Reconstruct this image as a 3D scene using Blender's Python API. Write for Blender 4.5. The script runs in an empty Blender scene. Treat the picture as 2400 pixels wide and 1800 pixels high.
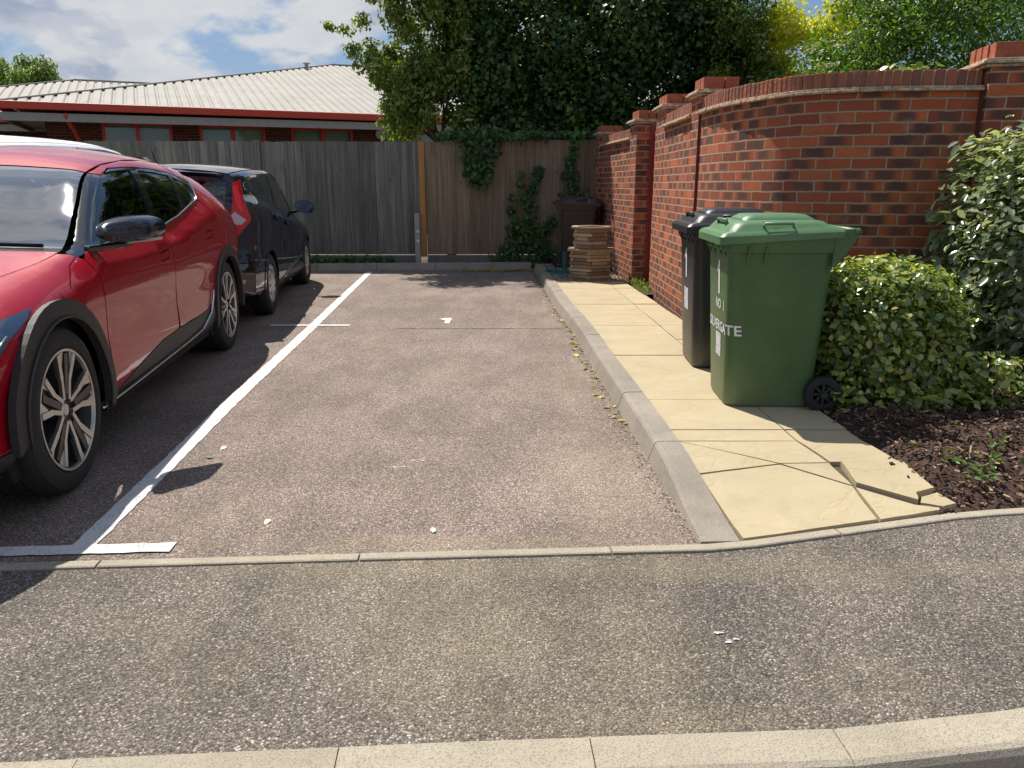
import bpy, bmesh, math, random
import numpy as np
from mathutils import Vector, Matrix
from mathutils.geometry import delaunay_2d_cdt
R = math.radians
PI = math.pi
random.seed(7)
rng = np.random.default_rng(7)
scene = bpy.context.scene
COL = scene.collection

# ---------------------------------------------------------------- camera, sky, sun, exposure
cam_d = bpy.data.cameras.new("camera")
cam_d.lens = 26.85
cam_d.sensor_width = 36
cam_d.clip_end = 2000
cam = bpy.data.objects.new("camera", cam_d)
COL.objects.link(cam)
cam.location = (0, 0, 1.297)
cam.rotation_euler = (R(90 - 14.62), 0, 0)
scene.camera = cam

SUN = Vector((-0.38, 0.55, 1.0)).normalized()
sun_el = math.asin(SUN.z)
sun_az = math.atan2(SUN.x, SUN.y)
sd = bpy.data.lights.new("sun", 'SUN')
sd.energy = 5.0
sd.angle = R(0.5)
sd.color = (1.0, 0.95, 0.87)
so = bpy.data.objects.new("sun", sd)
COL.objects.link(so)
so.rotation_euler = SUN.to_track_quat('Z', 'Y').to_euler()
scene.view_settings.view_transform = 'Standard'
scene.view_settings.look = 'None'
scene.view_settings.exposure = 0.42
scene.view_settings.gamma = 1


# ---------------------------------------------------------------- node helper
class NT:
    def __init__(self, tree):
        self.t = tree
        self.n = tree.nodes
        self.l = tree.links

    def new(self, typ, **kw):
        n = self.n.new(typ)
        for k, v in kw.items():
            setattr(n, k, v)
        return n

    def put(self, sock, v):
        if isinstance(v, (int, float)):
            sock.default_value = v
        elif isinstance(v, (tuple, list)):
            if len(v) == 3 and sock.type == 'RGBA':
                v = (*v, 1)
            sock.default_value = v
        elif v is not None:
            self.l.new(v, sock)

    def m(self, op, a, b=None, c=None, clamp=False):
        n = self.new('ShaderNodeMath', operation=op)
        n.use_clamp = clamp
        self.put(n.inputs[0], a)
        if b is not None:
            self.put(n.inputs[1], b)
        if c is not None:
            self.put(n.inputs[2], c)
        return n.outputs[0]

    def vm(self, op, a, b=None):
        n = self.new('ShaderNodeVectorMath', operation=op)
        self.put(n.inputs[0], a)
        if b is not None:
            self.put(n.inputs[1], b)
        return n.outputs[0]

    def mix(self, f, a, b, blend='MIX'):
        n = self.new('ShaderNodeMix', data_type='RGBA', blend_type=blend)
        self.put(n.inputs[0], f)
        self.put(n.inputs[6], a)
        self.put(n.inputs[7], b)
        return n.outputs[2]

    def ss(self, x, lo, hi):
        n = self.new('ShaderNodeMapRange', interpolation_type='SMOOTHSTEP')
        self.put(n.inputs[0], x)
        n.inputs[1].default_value = lo
        n.inputs[2].default_value = hi
        return n.outputs[0]

    def noise(self, vec, scale, detail=4, rough=.55, dist=0):
        n = self.new('ShaderNodeTexNoise')
        if vec is not None:
            self.l.new(vec, n.inputs['Vector'])
        n.inputs['Scale'].default_value = scale
        n.inputs['Detail'].default_value = detail
        n.inputs['Roughness'].default_value = rough
        n.inputs['Distortion'].default_value = dist
        return n.outputs[0]

    def vor(self, vec, scale, feature='F1', out='Distance', rnd=1):
        n = self.new('ShaderNodeTexVoronoi', feature=feature)
        if vec is not None:
            self.l.new(vec, n.inputs['Vector'])
        n.inputs['Scale'].default_value = scale
        n.inputs['Randomness'].default_value = rnd
        return n.outputs[out]

    def ramp(self, f, stops, interp='LINEAR'):
        n = self.new('ShaderNodeValToRGB')
        e = n.color_ramp.elements
        n.color_ramp.interpolation = interp
        while len(e) < len(stops):
            e.new(.5)
        for i, (p, c) in enumerate(stops):
            e[i].position = p
            e[i].color = (*c, 1) if len(c) == 3 else c
        self.put(n.inputs[0], f)
        return n.outputs[0]

    def bump(self, h, strength=.5, dist=.01, normal=None):
        n = self.new('ShaderNodeBump')
        n.inputs['Strength'].default_value = strength
        n.inputs['Distance'].default_value = dist
        self.l.new(h, n.inputs['Height'])
        if normal is not None:
            self.l.new(normal, n.inputs['Normal'])
        return n.outputs[0]

    def pos(self):
        return self.new('ShaderNodeTexCoord').outputs['Object']

    def wpos(self):
        return self.new('ShaderNodeNewGeometry').outputs['Position']

    def uv(self):
        return self.new('ShaderNodeTexCoord').outputs['UV']

    def mapv(self, vec, scale=(1, 1, 1), loc=(0, 0, 0)):
        n = self.new('ShaderNodeMapping')
        self.l.new(vec, n.inputs[0])
        n.inputs['Scale'].default_value = scale
        n.inputs['Location'].default_value = loc
        return n.outputs[0]

    def island(self):
        return self.new('ShaderNodeNewGeometry').outputs['Random Per Island']


def new_mat(name):
    m = bpy.data.materials.new(name)
    m.use_nodes = True
    nt = NT(m.node_tree)
    bsdf = nt.n['Principled BSDF']
    return m, nt, bsdf


def P(name, col, rough=.5, metal=0, spec=.5, coat=0, coat_r=.03, var=.0, vs=8, bump=0, bs=60, emit=None):
    m, nt, b = new_mat(name)
    b.inputs['Base Color'].default_value = (*col, 1)
    b.inputs['Roughness'].default_value = rough
    b.inputs['Metallic'].default_value = metal
    b.inputs['Specular IOR Level'].default_value = spec
    b.inputs['Coat Weight'].default_value = coat
    b.inputs['Coat Roughness'].default_value = coat_r
    if var or bump:
        p = nt.pos()
    if var:
        n = nt.noise(p, vs, 5, .6)
        lo = tuple(c * (1 - var) for c in col)
        hi = tuple(min(1, c * (1 + var)) for c in col)
        nt.put(b.inputs['Base Color'], nt.ramp(n, [(.3, lo), (.7, hi)]))
    if bump:
        nt.put(b.inputs['Normal'], nt.bump(nt.noise(p, bs, 4, .6), bump, .01))
    if emit:
        b.inputs['Emission Color'].default_value = (*emit[0], 1)
        b.inputs['Emission Strength'].default_value = emit[1]
    return m


# ---------------------------------------------------------------- world: sky with broken cloud
w = bpy.data.worlds.new("World")
scene.world = w
w.use_nodes = True
nt = NT(w.node_tree)
bg = nt.n['Background']
sky = nt.new('ShaderNodeTexSky', sky_type='NISHITA')
sky.sun_disc = False
sky.sun_elevation = sun_el
sky.sun_rotation = sun_az
sky.altitude = 50
sky.air_density = 1.0
sky.dust_density = .6
sky.ozone_density = 1.6
tc = nt.new('ShaderNodeTexCoord').outputs['Generated']
sx = nt.new('ShaderNodeSeparateXYZ')
nt.l.new(tc, sx.inputs[0])
# cloud coordinates: view direction, flattened towards the horizon
den = nt.m('ADD', nt.m('MAXIMUM', sx.outputs[2], 0.0), 0.42)
cmb = nt.new('ShaderNodeCombineXYZ')
nt.put(cmb.inputs[0], nt.m('DIVIDE', sx.outputs[0], den))
nt.put(cmb.inputs[1], nt.m('DIVIDE', sx.outputs[1], den))
nt.put(cmb.inputs[2], nt.m('MULTIPLY', sx.outputs[2], 1.6))
CO = (5.35, 1.2, 6.3)
cv = nt.mapv(cmb.outputs[0], (1, 1, 1), CO)
n1 = nt.noise(cv, 1.9, 10, .54, .15)
cvs = nt.mapv(cmb.outputs[0], (1, 1, 1), (CO[0] - .05, CO[1] + .03, CO[2] + .10))
n2 = nt.noise(cvs, 1.9, 6, .5, .15)
cover = nt.ss(n1, .470, .535)
lit = nt.ss(nt.m('SUBTRACT', n1, n2), .0, .06)
thick = nt.ss(n1, .485, .60)
ccol = nt.mix(thick, (7.6, 7.9, 8.3), (4.0, 4.7, 6.3))
ccol = nt.mix(nt.m('MULTIPLY', lit, .8), ccol, (8.9, 8.95, 9.0))
fine = nt.noise(cv, 9.0, 6, .6)
ccol = nt.mix(nt.m('MULTIPLY', nt.ss(fine, .35, .7), .32), ccol, (5.2, 5.9, 7.2))
skyb = nt.mix(.45, sky.outputs[0], (2.1, 3.9, 7.2))
col = nt.mix(cover, skyb, ccol)
nt.l.new(col, bg.inputs[0])
bg.inputs[1].default_value = 0.062


# ---------------------------------------------------------------- mesh helper
class MB:
    def __init__(self):
        self.v = []
        self.f = []
        self.uv = {}

    def add(self, vs, fs):
        o = len(self.v)
        self.v += [tuple(p) for p in vs]
        self.f += [tuple(i + o for i in f) for f in fs]
        return o

    def box(self, c, s, rz=0, rx=0, ry=0, taper=1.0):
        hx, hy, hz = s[0] / 2, s[1] / 2, s[2] / 2
        M = Matrix.Rotation(rz, 3, 'Z') @ Matrix.Rotation(ry, 3, 'Y') @ Matrix.Rotation(rx, 3, 'X')
        vs = []
        for z in (-1, 1):
            k = taper if z > 0 else 1
            for x, y in ((-1, -1), (1, -1), (1, 1), (-1, 1)):
                vs.append(Vector(c) + M @ Vector((x * hx * k, y * hy * k, z * hz)))
        self.add(vs, [(3, 2, 1, 0), (4, 5, 6, 7), (0, 1, 5, 4), (1, 2, 6, 5), (2, 3, 7, 6), (3, 0, 4, 7)])

    def bar(self, a, b, w, h, up=(0, 0, 1)):
        a = Vector(a)
        b = Vector(b)
        d = (b - a).normalized()
        s = d.cross(Vector(up)).normalized() * w / 2
        u = s.cross(d).normalized() * h / 2
        vs = [a - s - u, a + s - u, a + s + u, a - s + u, b - s - u, b + s - u, b + s + u, b - s + u]
        self.add(vs, [(0, 1, 2, 3), (7, 6, 5, 4), (0, 4, 5, 1), (1, 5, 6, 2), (2, 6, 7, 3), (3, 7, 4, 0)])

    def tube(self, pts, r, n=8, cap=True):
        pts = [Vector(p) for p in pts]
        rr = r if isinstance(r, (list, tuple)) else [r] * len(pts)
        base = len(self.v)
        for i, p in enumerate(pts):
            d = (pts[min(i + 1, len(pts) - 1)] - pts[max(i - 1, 0)]).normalized()
            a = d.orthogonal().normalized() if i == 0 else (prev - d * prev.dot(d)).normalized()
            prev = a
            b = d.cross(a)
            for k in range(n):
                t = 2 * PI * k / n
                self.v.append(tuple(p + (a * math.cos(t) + b * math.sin(t)) * rr[i]))
        for i in range(len(pts) - 1):
            for k in range(n):
                k2 = (k + 1) % n
                self.f.append((base + i * n + k, base + i * n + k2, base + (i + 1) * n + k2, base + (i + 1) * n + k))
        if cap:
            self.f.append(tuple(base + k for k in range(n))[::-1])
            self.f.append(tuple(base + (len(pts) - 1) * n + k for k in range(n)))

    def rings(self, rings, closed=True, cap0=True, cap1=True):
        base = len(self.v)
        n = len(rings[0])
        for r in rings:
            self.v += [tuple(p) for p in r]
        for i in range(len(rings) - 1):
            for k in range(n if closed else n - 1):
                k2 = (k + 1) % n
                self.f.append((base + i * n + k, base + i * n + k2, base + (i + 1) * n + k2, base + (i + 1) * n + k))
        if cap0:
            self.f.append(tuple(base + k for k in range(n))[::-1])
        if cap1:
            self.f.append(tuple(base + (len(rings) - 1) * n + k for k in range(n)))

    def lathe(self, prof, c=(0, 0, 0), axis='Z', n=24, closed_prof=False):
        # prof: (r, h)
        rings = []
        for r, h in prof:
            ring = []
            for k in range(n):
                t = 2 * PI * k / n
                a, b = r * math.cos(t), r * math.sin(t)
                if axis == 'Z':
                    p = (c[0] + a, c[1] + b, c[2] + h)
                elif axis == 'Y':
                    p = (c[0] + a, c[1] + h, c[2] + b)
                else:
                    p = (c[0] + h, c[1] + a, c[2] + b)
                ring.append(p)
            rings.append(ring)
        self.rings(rings, True, not closed_prof, not closed_prof)

    def prism(self, poly, z0, z1):
        n = len(poly)
        vs = [(x, y, z0) for x, y in poly] + [(x, y, z1) for x, y in poly]
        self.add(vs, [tuple(range(n))[::-1], tuple(range(n, 2 * n))] + [(i, (i + 1) % n, n + (i + 1) % n, n + i) for i in range(n)])

    def build(self, name, mat, parent=None, smooth=False, bevel=0, seg=2, autosmooth=None, fix=True, loc=None):
        me = bpy.data.meshes.new(name)
        me.from_pydata(self.v, [], self.f)
        me.update()
        if fix:
            bm = bmesh.new()
            bm.from_mesh(me)
            bmesh.ops.recalc_face_normals(bm, faces=bm.faces)
            bm.to_mesh(me)
            bm.free()
        o = bpy.data.objects.new(name, me)
        COL.objects.link(o)
        mats = mat if isinstance(mat, (list, tuple)) else [mat]
        for m in mats:
            me.materials.append(m)
        if smooth:
            for p in me.polygons:
                p.use_smooth = True
        if bevel:
            md = o.modifiers.new("bevel", 'BEVEL')
            md.width = bevel
            md.segments = seg
            md.limit_method = 'ANGLE'
            md.angle_limit = R(40)
            md.harden_normals = False
        if autosmooth:
            for p in me.polygons:
                p.use_smooth = True
            md = o.modifiers.new("split", 'EDGE_SPLIT')
            md.split_angle = R(autosmooth)
        if parent:
            o.parent = parent
        if loc:
            o.location = loc
        return o


def tag(o, label=None, cat=None, group=None, kind=None):
    if label:
        o['label'] = label
    if cat:
        o['category'] = cat
    if group:
        o['group'] = group
    if kind:
        o['kind'] = kind
    return o


def thing(name, label, cat, loc=(0, 0, 0), rz=0, group=None):
    o = bpy.data.objects.new(name, None)
    o.empty_display_size = .1
    COL.objects.link(o)
    o.location = loc
    o.rotation_euler = (0, 0, rz)
    return tag(o, label, cat, group)


def copy_tree(o, parent=None):
    c = o.copy()
    COL.objects.link(c)
    c.parent = parent
    for ch in o.children:
        copy_tree(ch, c)
    return c


def poly_sheet(name, poly, z, mat, kind='structure', parent=None, thick=0):
    mb = MB()
    if thick:
        mb.prism(poly, z - thick, z)
    else:
        mb.add([(x, y, z) for x, y in poly], [tuple(range(len(poly)))])
    o = mb.build(name, mat, parent, fix=bool(thick))
    if not thick and o.data.polygons[0].normal.z < 0:
        o.data.flip_normals()
    if kind:
        o['kind'] = kind
    return o


def pchip(xs, ys):
    xs = np.array(xs, float)
    ys = np.array(ys, float)
    h = np.diff(xs)
    d = np.diff(ys) / h
    m = np.zeros(len(xs))
    for i in range(1, len(xs) - 1):
        if d[i - 1] * d[i] > 0:
            w1 = 2 * h[i] + h[i - 1]
            w2 = h[i] + 2 * h[i - 1]
            m[i] = (w1 + w2) / (w1 / d[i - 1] + w2 / d[i])
    m[0] = d[0]
    m[-1] = d[-1]

    def f(x):
        x = min(max(x, xs[0]), xs[-1])
        i = min(max(int(np.searchsorted(xs, x) - 1), 0), len(xs) - 2)
        t = (x - xs[i]) / h[i]
        return float(ys[i] * (1 + 2 * t) * (1 - t) ** 2 + m[i] * h[i] * t * (1 - t) ** 2 + ys[i + 1] * t * t * (3 - 2 * t) + m[i + 1] * h[i] * t * t * (t - 1))
    return f


# ---------------------------------------------------------------- ground materials
def asphalt(name, base, light, tan, dust=(), sc=170):
    m, nt, b = new_mat(name)
    p = nt.wpos()
    cell = nt.vor(p, sc, out='Color')
    sep = nt.new('ShaderNodeSeparateColor')
    nt.l.new(cell, sep.inputs[0])
    r1, r2 = sep.outputs[0], sep.outputs[1]
    dist = nt.vor(p, sc)
    mid = nt.noise(p, 38, 3, .6)
    big = nt.noise(p, 1.3, 6, .62)
    big2 = nt.noise(nt.mapv(p, (1, 1, 1), (7, 3, 0)), .5, 4, .6)
    c = nt.ramp(r1, [(0, tuple(x * .42 for x in base)), (.35, tuple(x * .85 for x in base)), (.75, tuple(x * 1.18 for x in base)), (.93, light), (1, tuple(min(1, x * 1.5) for x in light))])
    c = nt.mix(nt.m('MULTIPLY', nt.ss(mid, .45, .75), .35), c, tuple(x * .6 for x in base))
    # dusty tan film where water dries
    film = nt.m('MULTIPLY', nt.ss(big, .50, .68), .55)
    for (dx, dy, rx, ry, k) in dust:
        s_ = nt.new('ShaderNodeSeparateXYZ')
        nt.l.new(p, s_.inputs[0])
        ex = nt.m('DIVIDE', nt.m('SUBTRACT', s_.outputs[0], dx), rx)
        ey_ = nt.m('DIVIDE', nt.m('SUBTRACT', s_.outputs[1], dy), ry)
        q = nt.m('ADD', nt.m('MULTIPLY', ex, ex), nt.m('MULTIPLY', ey_, ey_))
        q = nt.m('ADD', q, nt.m('MULTIPLY_ADD', big, 1.6, -.8))
        film = nt.m('MAXIMUM', film, nt.m('MULTIPLY', nt.ss(nt.m('ADD', q, nt.m('MULTIPLY_ADD', nt.noise(p, 6, 4, .7), 1.4, -.7)), 1.6, -.3), k * 1.0))
    c = nt.mix(nt.m('MULTIPLY', film, .72), c, nt.mix(.35, tan, c))
    c = nt.mix(nt.m('MULTIPLY', nt.ss(dist, .38, .75), .62), c, tuple(x * .22 for x in base))
    worn = nt.ss(nt.noise(nt.mapv(p, (1.6, .8, 1), (3, 9, 0)), 1.6, 6, .68), .38, .66)
    k = nt.m('MULTIPLY_ADD', big2, .5, nt.m('MULTIPLY_ADD', worn, .30, .60))
    cc = nt.new('ShaderNodeCombineColor')
    for i in range(3):
        nt.l.new(k, cc.inputs[i])
    c = nt.mix(1, c, cc.outputs[0], 'MULTIPLY')
    nt.put(b.inputs['Base Color'], c)
    b.inputs['Roughness'].default_value = .85
    b.inputs['Specular IOR Level'].default_value = .3
    h = nt.m('ADD', nt.m('MULTIPLY', nt.m('SUBTRACT', 1, dist), r2), nt.m('MULTIPLY', nt.noise(p, 420, 2), .25))
    nt.put(b.inputs['Normal'], nt.bump(h, .9, .006))
    return m


M_bay = asphalt("pinkish_asphalt", (.292, .226, .190), (.47, .375, .315), (.37, .30, .195), [(.40, 3.3, .32, 1.0, .75), (.36, 5.0, .28, .6, .75), (.2, 2.62, 1.6, .09, .9), (.3, 7.5, .35, .8, .5)])
M_foot = asphalt("grey_asphalt", (.192, .161, .135), (.38, .325, .27), (.35, .29, .18), [(-.15, 2.05, .42, .42, .85), (.30, 1.95, .28, .5, .6), (-.6, 2.2, .25, .3, .45), (.2, 2.42, 1.7, .10, .9), (.3, 1.64, .5, .08, .9)])
M_road = asphalt("road_asphalt", (.22, .18, .15), (.3, .25, .2), (.34, .27, .18), [(1, 1.4, 2, .3, .9)])
M_line, nt, b = new_mat("road_paint")
p = nt.wpos()
wear = nt.ss(nt.m('ADD', nt.noise(p, 160, 3, .7), nt.m('MULTIPLY', nt.noise(p, 9, 4, .6), .5)), .80, .97)
pc = nt.mix(nt.m('MULTIPLY', nt.ss(nt.noise(p, 60, 5, .7), .45, .75), .35), (.66, .645, .625), (.42, .40, .38))
nt.put(b.inputs['Base Color'], nt.mix(wear, pc, (.13, .115, .105)))
b.inputs['Roughness'].default_value = .7
nt.put(b.inputs['Normal'], nt.bump(nt.vor(p, 165), .7, .004))


def concrete(name, c0, c1, stain=(.2, .17, .12), rough=.85, bs=1.0):
    m, nt, b = new_mat(name)
    p = nt.wpos()
    f = nt.noise(p, 190, 3, .7)
    c = nt.ramp(nt.noise(p, 3.5, 6, .65), [(.3, c0), (.7, c1)])
    c = nt.mix(nt.m('MULTIPLY', nt.ss(f, .50, .64), .6), c, tuple(x * .40 for x in c0))
    c = nt.mix(nt.m('MULTIPLY', nt.ss(f, .36, .28), .4), c, tuple(min(1, x * 1.4) for x in c1))
    c = nt.mix(nt.m('MULTIPLY', nt.ss(nt.noise(p, 11, 5, .7), .55, .75), .4), c, stain)
    c = nt.mix(nt.m('MULTIPLY', nt.island(), .22), c, tuple(x * .6 for x in c0))
    nt.put(b.inputs['Base Color'], c)
    b.inputs['Roughness'].default_value = rough
    nt.put(b.inputs['Normal'], nt.bump(nt.m('ADD', f, nt.m('MULTIPLY', nt.noise(p, 30, 4), .6)), .5 * bs, .004))
    return m


M_kerb = concrete("kerb_concrete", (.25, .215, .172), (.37, .32, .26), (.20, .165, .12), bs=1.6)
M_edge = concrete("edging_concrete", (.34, .295, .220), (.46, .40, .305), (.26, .21, .14), bs=1.6)
M_postc = concrete("post_concrete", (.32, .32, .31), (.42, .41, .4), (.25, .23, .2))

M_slab, nt, b = new_mat("buff_riven_slab")
p = nt.wpos()
isl = nt.island()
c = nt.ramp(nt.noise(p, 2.6, 6, .62), [(.3, (.37, .298, .178)), (.7, (.455, .372, .232))])
c = nt.mix(nt.m('MULTIPLY', isl, .25), c, (.52, .43, .27))
c = nt.mix(nt.m('MULTIPLY', nt.ss(nt.noise(p, 200, 3, .7), .5, .7), .3), c, (.30, .24, .14))
c = nt.mix(nt.m('MULTIPLY', nt.ss(nt.noise(p, 14, 6, .7, .6), .60, .72), .35), c, (.30, .24, .15))
rv = nt.noise(nt.mapv(p, (1.0, 1.7, 1)), 1.5, 7, .62, 1.0)
ridge = nt.m('ABSOLUTE', nt.m('SUBTRACT', rv, .5))
crk = nt.ss(ridge, .006, .0)
c = nt.mix(nt.m('MULTIPLY', crk, .28), c, (.26, .2, .12))
c = nt.mix(nt.m('MULTIPLY', nt.ss(nt.noise(p, 5, 6, .72), .52, .72), .38), c, (.30, .265, .20))
nt.put(b.inputs['Base Color'], c)
b.inputs['Roughness'].default_value = .8
hh = nt.m('ADD', nt.m('MULTIPLY', nt.ss(ridge, .0, .03), .32), nt.m('ADD', nt.m('MULTIPLY', nt.noise(p, 12, 5, .6), .7), nt.m('MULTIPLY', nt.noise(p, 170, 2), .12)))
nt.put(b.inputs['Normal'], nt.bump(hh, .5, .008))
M_dirt = P("dirt", (.09, .065, .045), .95, var=.5, vs=20, bump=1, bs=60)
M_earth = P("earth_far", (.13, .13, .07), .95, var=.4, vs=2, bump=.5, bs=20)

# ---------------------------------------------------------------- ground and paving
KERBX = pchip([2.4, 2.64, 3.44, 4.35, 5.23, 6.31, 7.18, 8.0, 10.13, 12.2], [.705, .700, .663, .636, .602, .572, .532, .480, .405, .33])   # base line x(y)
EDGE = [(-6.0, 2.20), (-1.62, 2.435), (-.5, 2.50), (.80, 2.572), (1.83, 2.86), (2.10, 2.90), (3.4, 3.02), (7.0, 3.10)]
FRONT = [(-7.0, 1.15), (-1.184, 1.489), (-.118, 1.557), (.789, 1.60), (1.291, 1.674), (1.9, 1.84), (2.8, 2.15), (5.2, 2.55)]

poly_sheet('ground', [(-350, -300), (350, -300), (350, 400), (-350, 400)], -.16, M_earth)
poly_sheet('road', [(-60, -40), (60, -40), (60, 3.2), (-60, 2.4)], -.075, M_road)
bay = [(-7.6, 12.75)] + [(-6.0, 2.20)] + EDGE[1:4] + [(KERBX(y) + .03, y) for y in (2.64, 3.5, 4.4, 5.3, 6.3, 7.2, 8, 10.1, 12.2)] + [(.33, 12.75)]
bay[0] = (-14, 12.75)
bay[1] = (-14, 1.77)
poly_sheet('parking_bay', bay, 0, M_bay)
foot = [(-14, .75)] + FRONT + [(7.0, 3.10)] + EDGE[::-1][1:-1] + [(-6, 2.2), (-14, 1.77)]
poly_sheet('pavement', foot, -.001, M_foot)
poly_sheet('yard_soil', [(-14, 12.75), (.33, 12.75), (.33, 12.2), (2.6, 12.2), (2.6, 30), (-14, 30)], .02, M_dirt)


def offset_path(path, d):
    out = []
    for i, p in enumerate(path):
        a = Vector(path[max(i - 1, 0)])
        b_ = Vector(path[min(i + 1, len(path) - 1)])
        t = (b_ - a).normalized()
        out.append((p[0] - t.y * d, p[1] + t.x * d))
    return out


def resample(path, step):
    out = [Vector(path[0])]
    for i in range(len(path) - 1):
        a, b_ = Vector(path[i]), Vector(path[i + 1])
        n = max(1, round((b_ - a).length / step))
        for k in range(1, n + 1):
            out.append(a.lerp(b_, k / n))
    return [tuple(v) for v in out]


def strip_blocks(mb, path, block, prof_fn, gap=.008, sub=5):
    """kerb blocks along a path; prof_fn(s, (x,y)) -> [(offset,z)...] cross-section"""
    P_ = resample(path, block / sub)
    ds = [0]
    for i in range(1, len(P_)):
        ds.append(ds[-1] + (Vector(P_[i]) - Vector(P_[i - 1])).length)

    def at(s):
        s = min(max(s, 0), ds[-1])
        i = min(max(int(np.searchsorted(ds, s)) - 1, 0), len(ds) - 2)
        t = (s - ds[i]) / (ds[i + 1] - ds[i])
        a, b_ = Vector(P_[i]), Vector(P_[i + 1])
        return a.lerp(b_, t), (b_ - a).normalized()
    s = 0
    while s < ds[-1] - .05:
        e = min(s + block, ds[-1])
        jz = random.uniform(-.0015, .0015)
        rings = []
        for k in range(sub + 1):
            q = s + gap / 2 + (e - s - gap) * k / sub
            p_, t_ = at(q)
            nrm = Vector((-t_.y, t_.x))
            rings.append([(p_.x + nrm.x * o, p_.y + nrm.y * o, z + jz) for o, z in prof_fn(q, p_)])
        mb.rings(rings)
        s = e


# right-hand kerb (normal of the path pointing +y direction turns left = -x, so offsets are negative to the right)
mb = MB()


def kprof(s, p_):
    y = p_.y
    k = min(1, max(0, (y - 2.62) / .85))
    h = .012 + .085 * (k * k * (3 - 2 * k))
    w = .150
    return [(.0, -.1), (0, .0), (-.024 * k - .004, h - .014 * k - .001), (-.028 * k - .010, h - .004 * k), (-.036 * k - .016, h), (-w, h), (-w, -.1)]


kp = [(KERBX(y), y) for y in np.linspace(2.60, 12.1, 40)]
strip_blocks(mb, kp, .905, kprof)
mb.build('kerb', M_kerb, smooth=False)['kind'] = 'structure'
mb = MB()
strip_blocks(mb, [(-7.6, 11.60), (-2.23, 12.06), (.31, 12.22)], .915, lambda s, p_: [(0, -.1), (0, 0), (.03, .075), (.036, .092), (.05, .098), (.14, .098), (.14, -.1)])
o = mb.build('back_kerb', M_kerb)
o['kind'] = 'structure'
mb = MB()
strip_blocks(mb, EDGE, .91, lambda s, p_: [(-.025, -.1), (-.025, .006), (-.02, .009), (.02, .009), (.025, .006), (.025, -.1)])
mb.build('edging_strip', M_edge)['kind'] = 'structure'
mb = MB()
strip_blocks(mb, FRONT, .60, lambda s, p_: [(0.0, -.2), (0.0, .004), (-.10, .002), (-.115, -.004), (-.125, -.018), (-.127, -.2)], gap=.003)
mb.build('front_kerb', M_edge)['kind'] = 'structure'
mb = MB()

# paving slabs
rows = [9.95, 9.30, 8.66, 7.99, 7.35, 6.74, 6.10, 5.51, 4.90, 4.30, 3.73, 3.56]


def pz(y):
    k = min(1, max(0, (y - 2.66) / .95))
    return .0125 + .0675 * (k * k * (3 - 2 * k))


def left_x(y):
    return KERBX(y) + .157


def mid_x(y):
    return 1.235 + (9.9 - y) * .026


def right_x(y):
    return 1.46 + (9.95 - y) * .042 if y < 9.95 else 1.46


mb = MB()


def slab(quad, dz=0, gap=.006):
    """quad in order around, shrink slightly, thick slab following pz"""
    cx_ = sum(q[0] for q in quad) / len(quad)
    cy_ = sum(q[1] for q in quad) / len(quad)
    qs = []
    for q in quad:
        d = math.hypot(q[0] - cx_, q[1] - cy_)
        k = (d - gap) / d
        qs.append((cx_ + (q[0] - cx_) * k, cy_ + (q[1] - cy_) * k))
    n = len(qs)
    vs = []
    for i in range(n):
        for t in (0, .25, .5, .75):
            a, b_ = qs[i], qs[(i + 1) % n]
            vs.append((a[0] + (b_[0] - a[0]) * t, a[1] + (b_[1] - a[1]) * t))
    top = [(x + random.uniform(-.0015, .0015), y + random.uniform(-.0015, .0015), pz(y) + (dz(x, y) if callable(dz) else dz)) for x, y in vs]
    bot = [(x, y, z - .05) for x, y, z in top]
    N = len(top)
    mb.add(top + bot, [tuple(range(N)), tuple(range(N, 2 * N))[::-1]] + [(i, N + i, N + (i + 1) % N, (i + 1) % N) for i in range(N)])


for i in range(len(rows) - 1):
    y0, y1 = rows[i + 1], rows[i]
    a = random.uniform(-.002, .003)
    slab([(left_x(y0), y0), (mid_x(y0), y0), (mid_x(y1), y1), (left_x(y1), y1)], a)
    slab([(mid_x(y0), y0), (right_x(y0), y0), (right_x(y1), y1), (mid_x(y1), y1)], a + random.uniform(-.002, .003))


def ey(x):   # front edge of the paving, along the edging strip
    return 2.572 + (x - .80) * .28 + .035 if x > .8 else 2.607


mbb_ = MB()
gr = []
ys_ = np.linspace(2.64, 9.97, 40)
for y in ys_:
    xr_ = max(right_x(y), 1.47) + .02
    gr.append([(left_x(y) - .01, y, pz(y) - .018), (mid_x(y), max(y, ey(mid_x(y)) + .01), pz(y) - .018), (xr_, max(y, ey(xr_) + .01), pz(y) - .018)])
mbb_.rings(gr, closed=False, cap0=False, cap1=False)
mbb_.build('paving_bed', M_dirt)['kind'] = 'structure'

# the cracked first slabs; the crack runs from the kerb at y 3.55 down to the right edge
L1 = (left_x(3.56), 3.555)
C1 = (1.225, 3.29)
C2 = (1.475, 3.075)
C3 = (1.665, 2.92)
G_ = .0075
slab([L1, (mid_x(3.56), 3.56), (1.455, 3.30), C1], gap=G_)
slab([L1, C1, (left_x(3.2), 3.19)], gap=G_)
slab([(left_x(3.2), 3.185), C1, C2, (1.452, ey(1.452)), (.865, ey(.865))], -.001, gap=G_)
slab([C1, (1.455, 3.30), C2], .001, gap=G_)
slab([(mid_x(3.56), 3.56), (right_x(3.56), 3.56), (1.785, 3.305), (1.460, 3.305)], .001)
slab([(1.505, 3.30), (1.785, 3.30), (1.80, 3.035), (1.705, 2.995), (1.68, 2.93), (1.487, 3.09)], lambda x, y: .010 + .012 * (x - 1.44), gap=.004)
slab([C2, C3, (1.750, 2.893), (1.748, ey(1.748)), (1.458, ey(1.458))], -.002, gap=G_)
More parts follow.
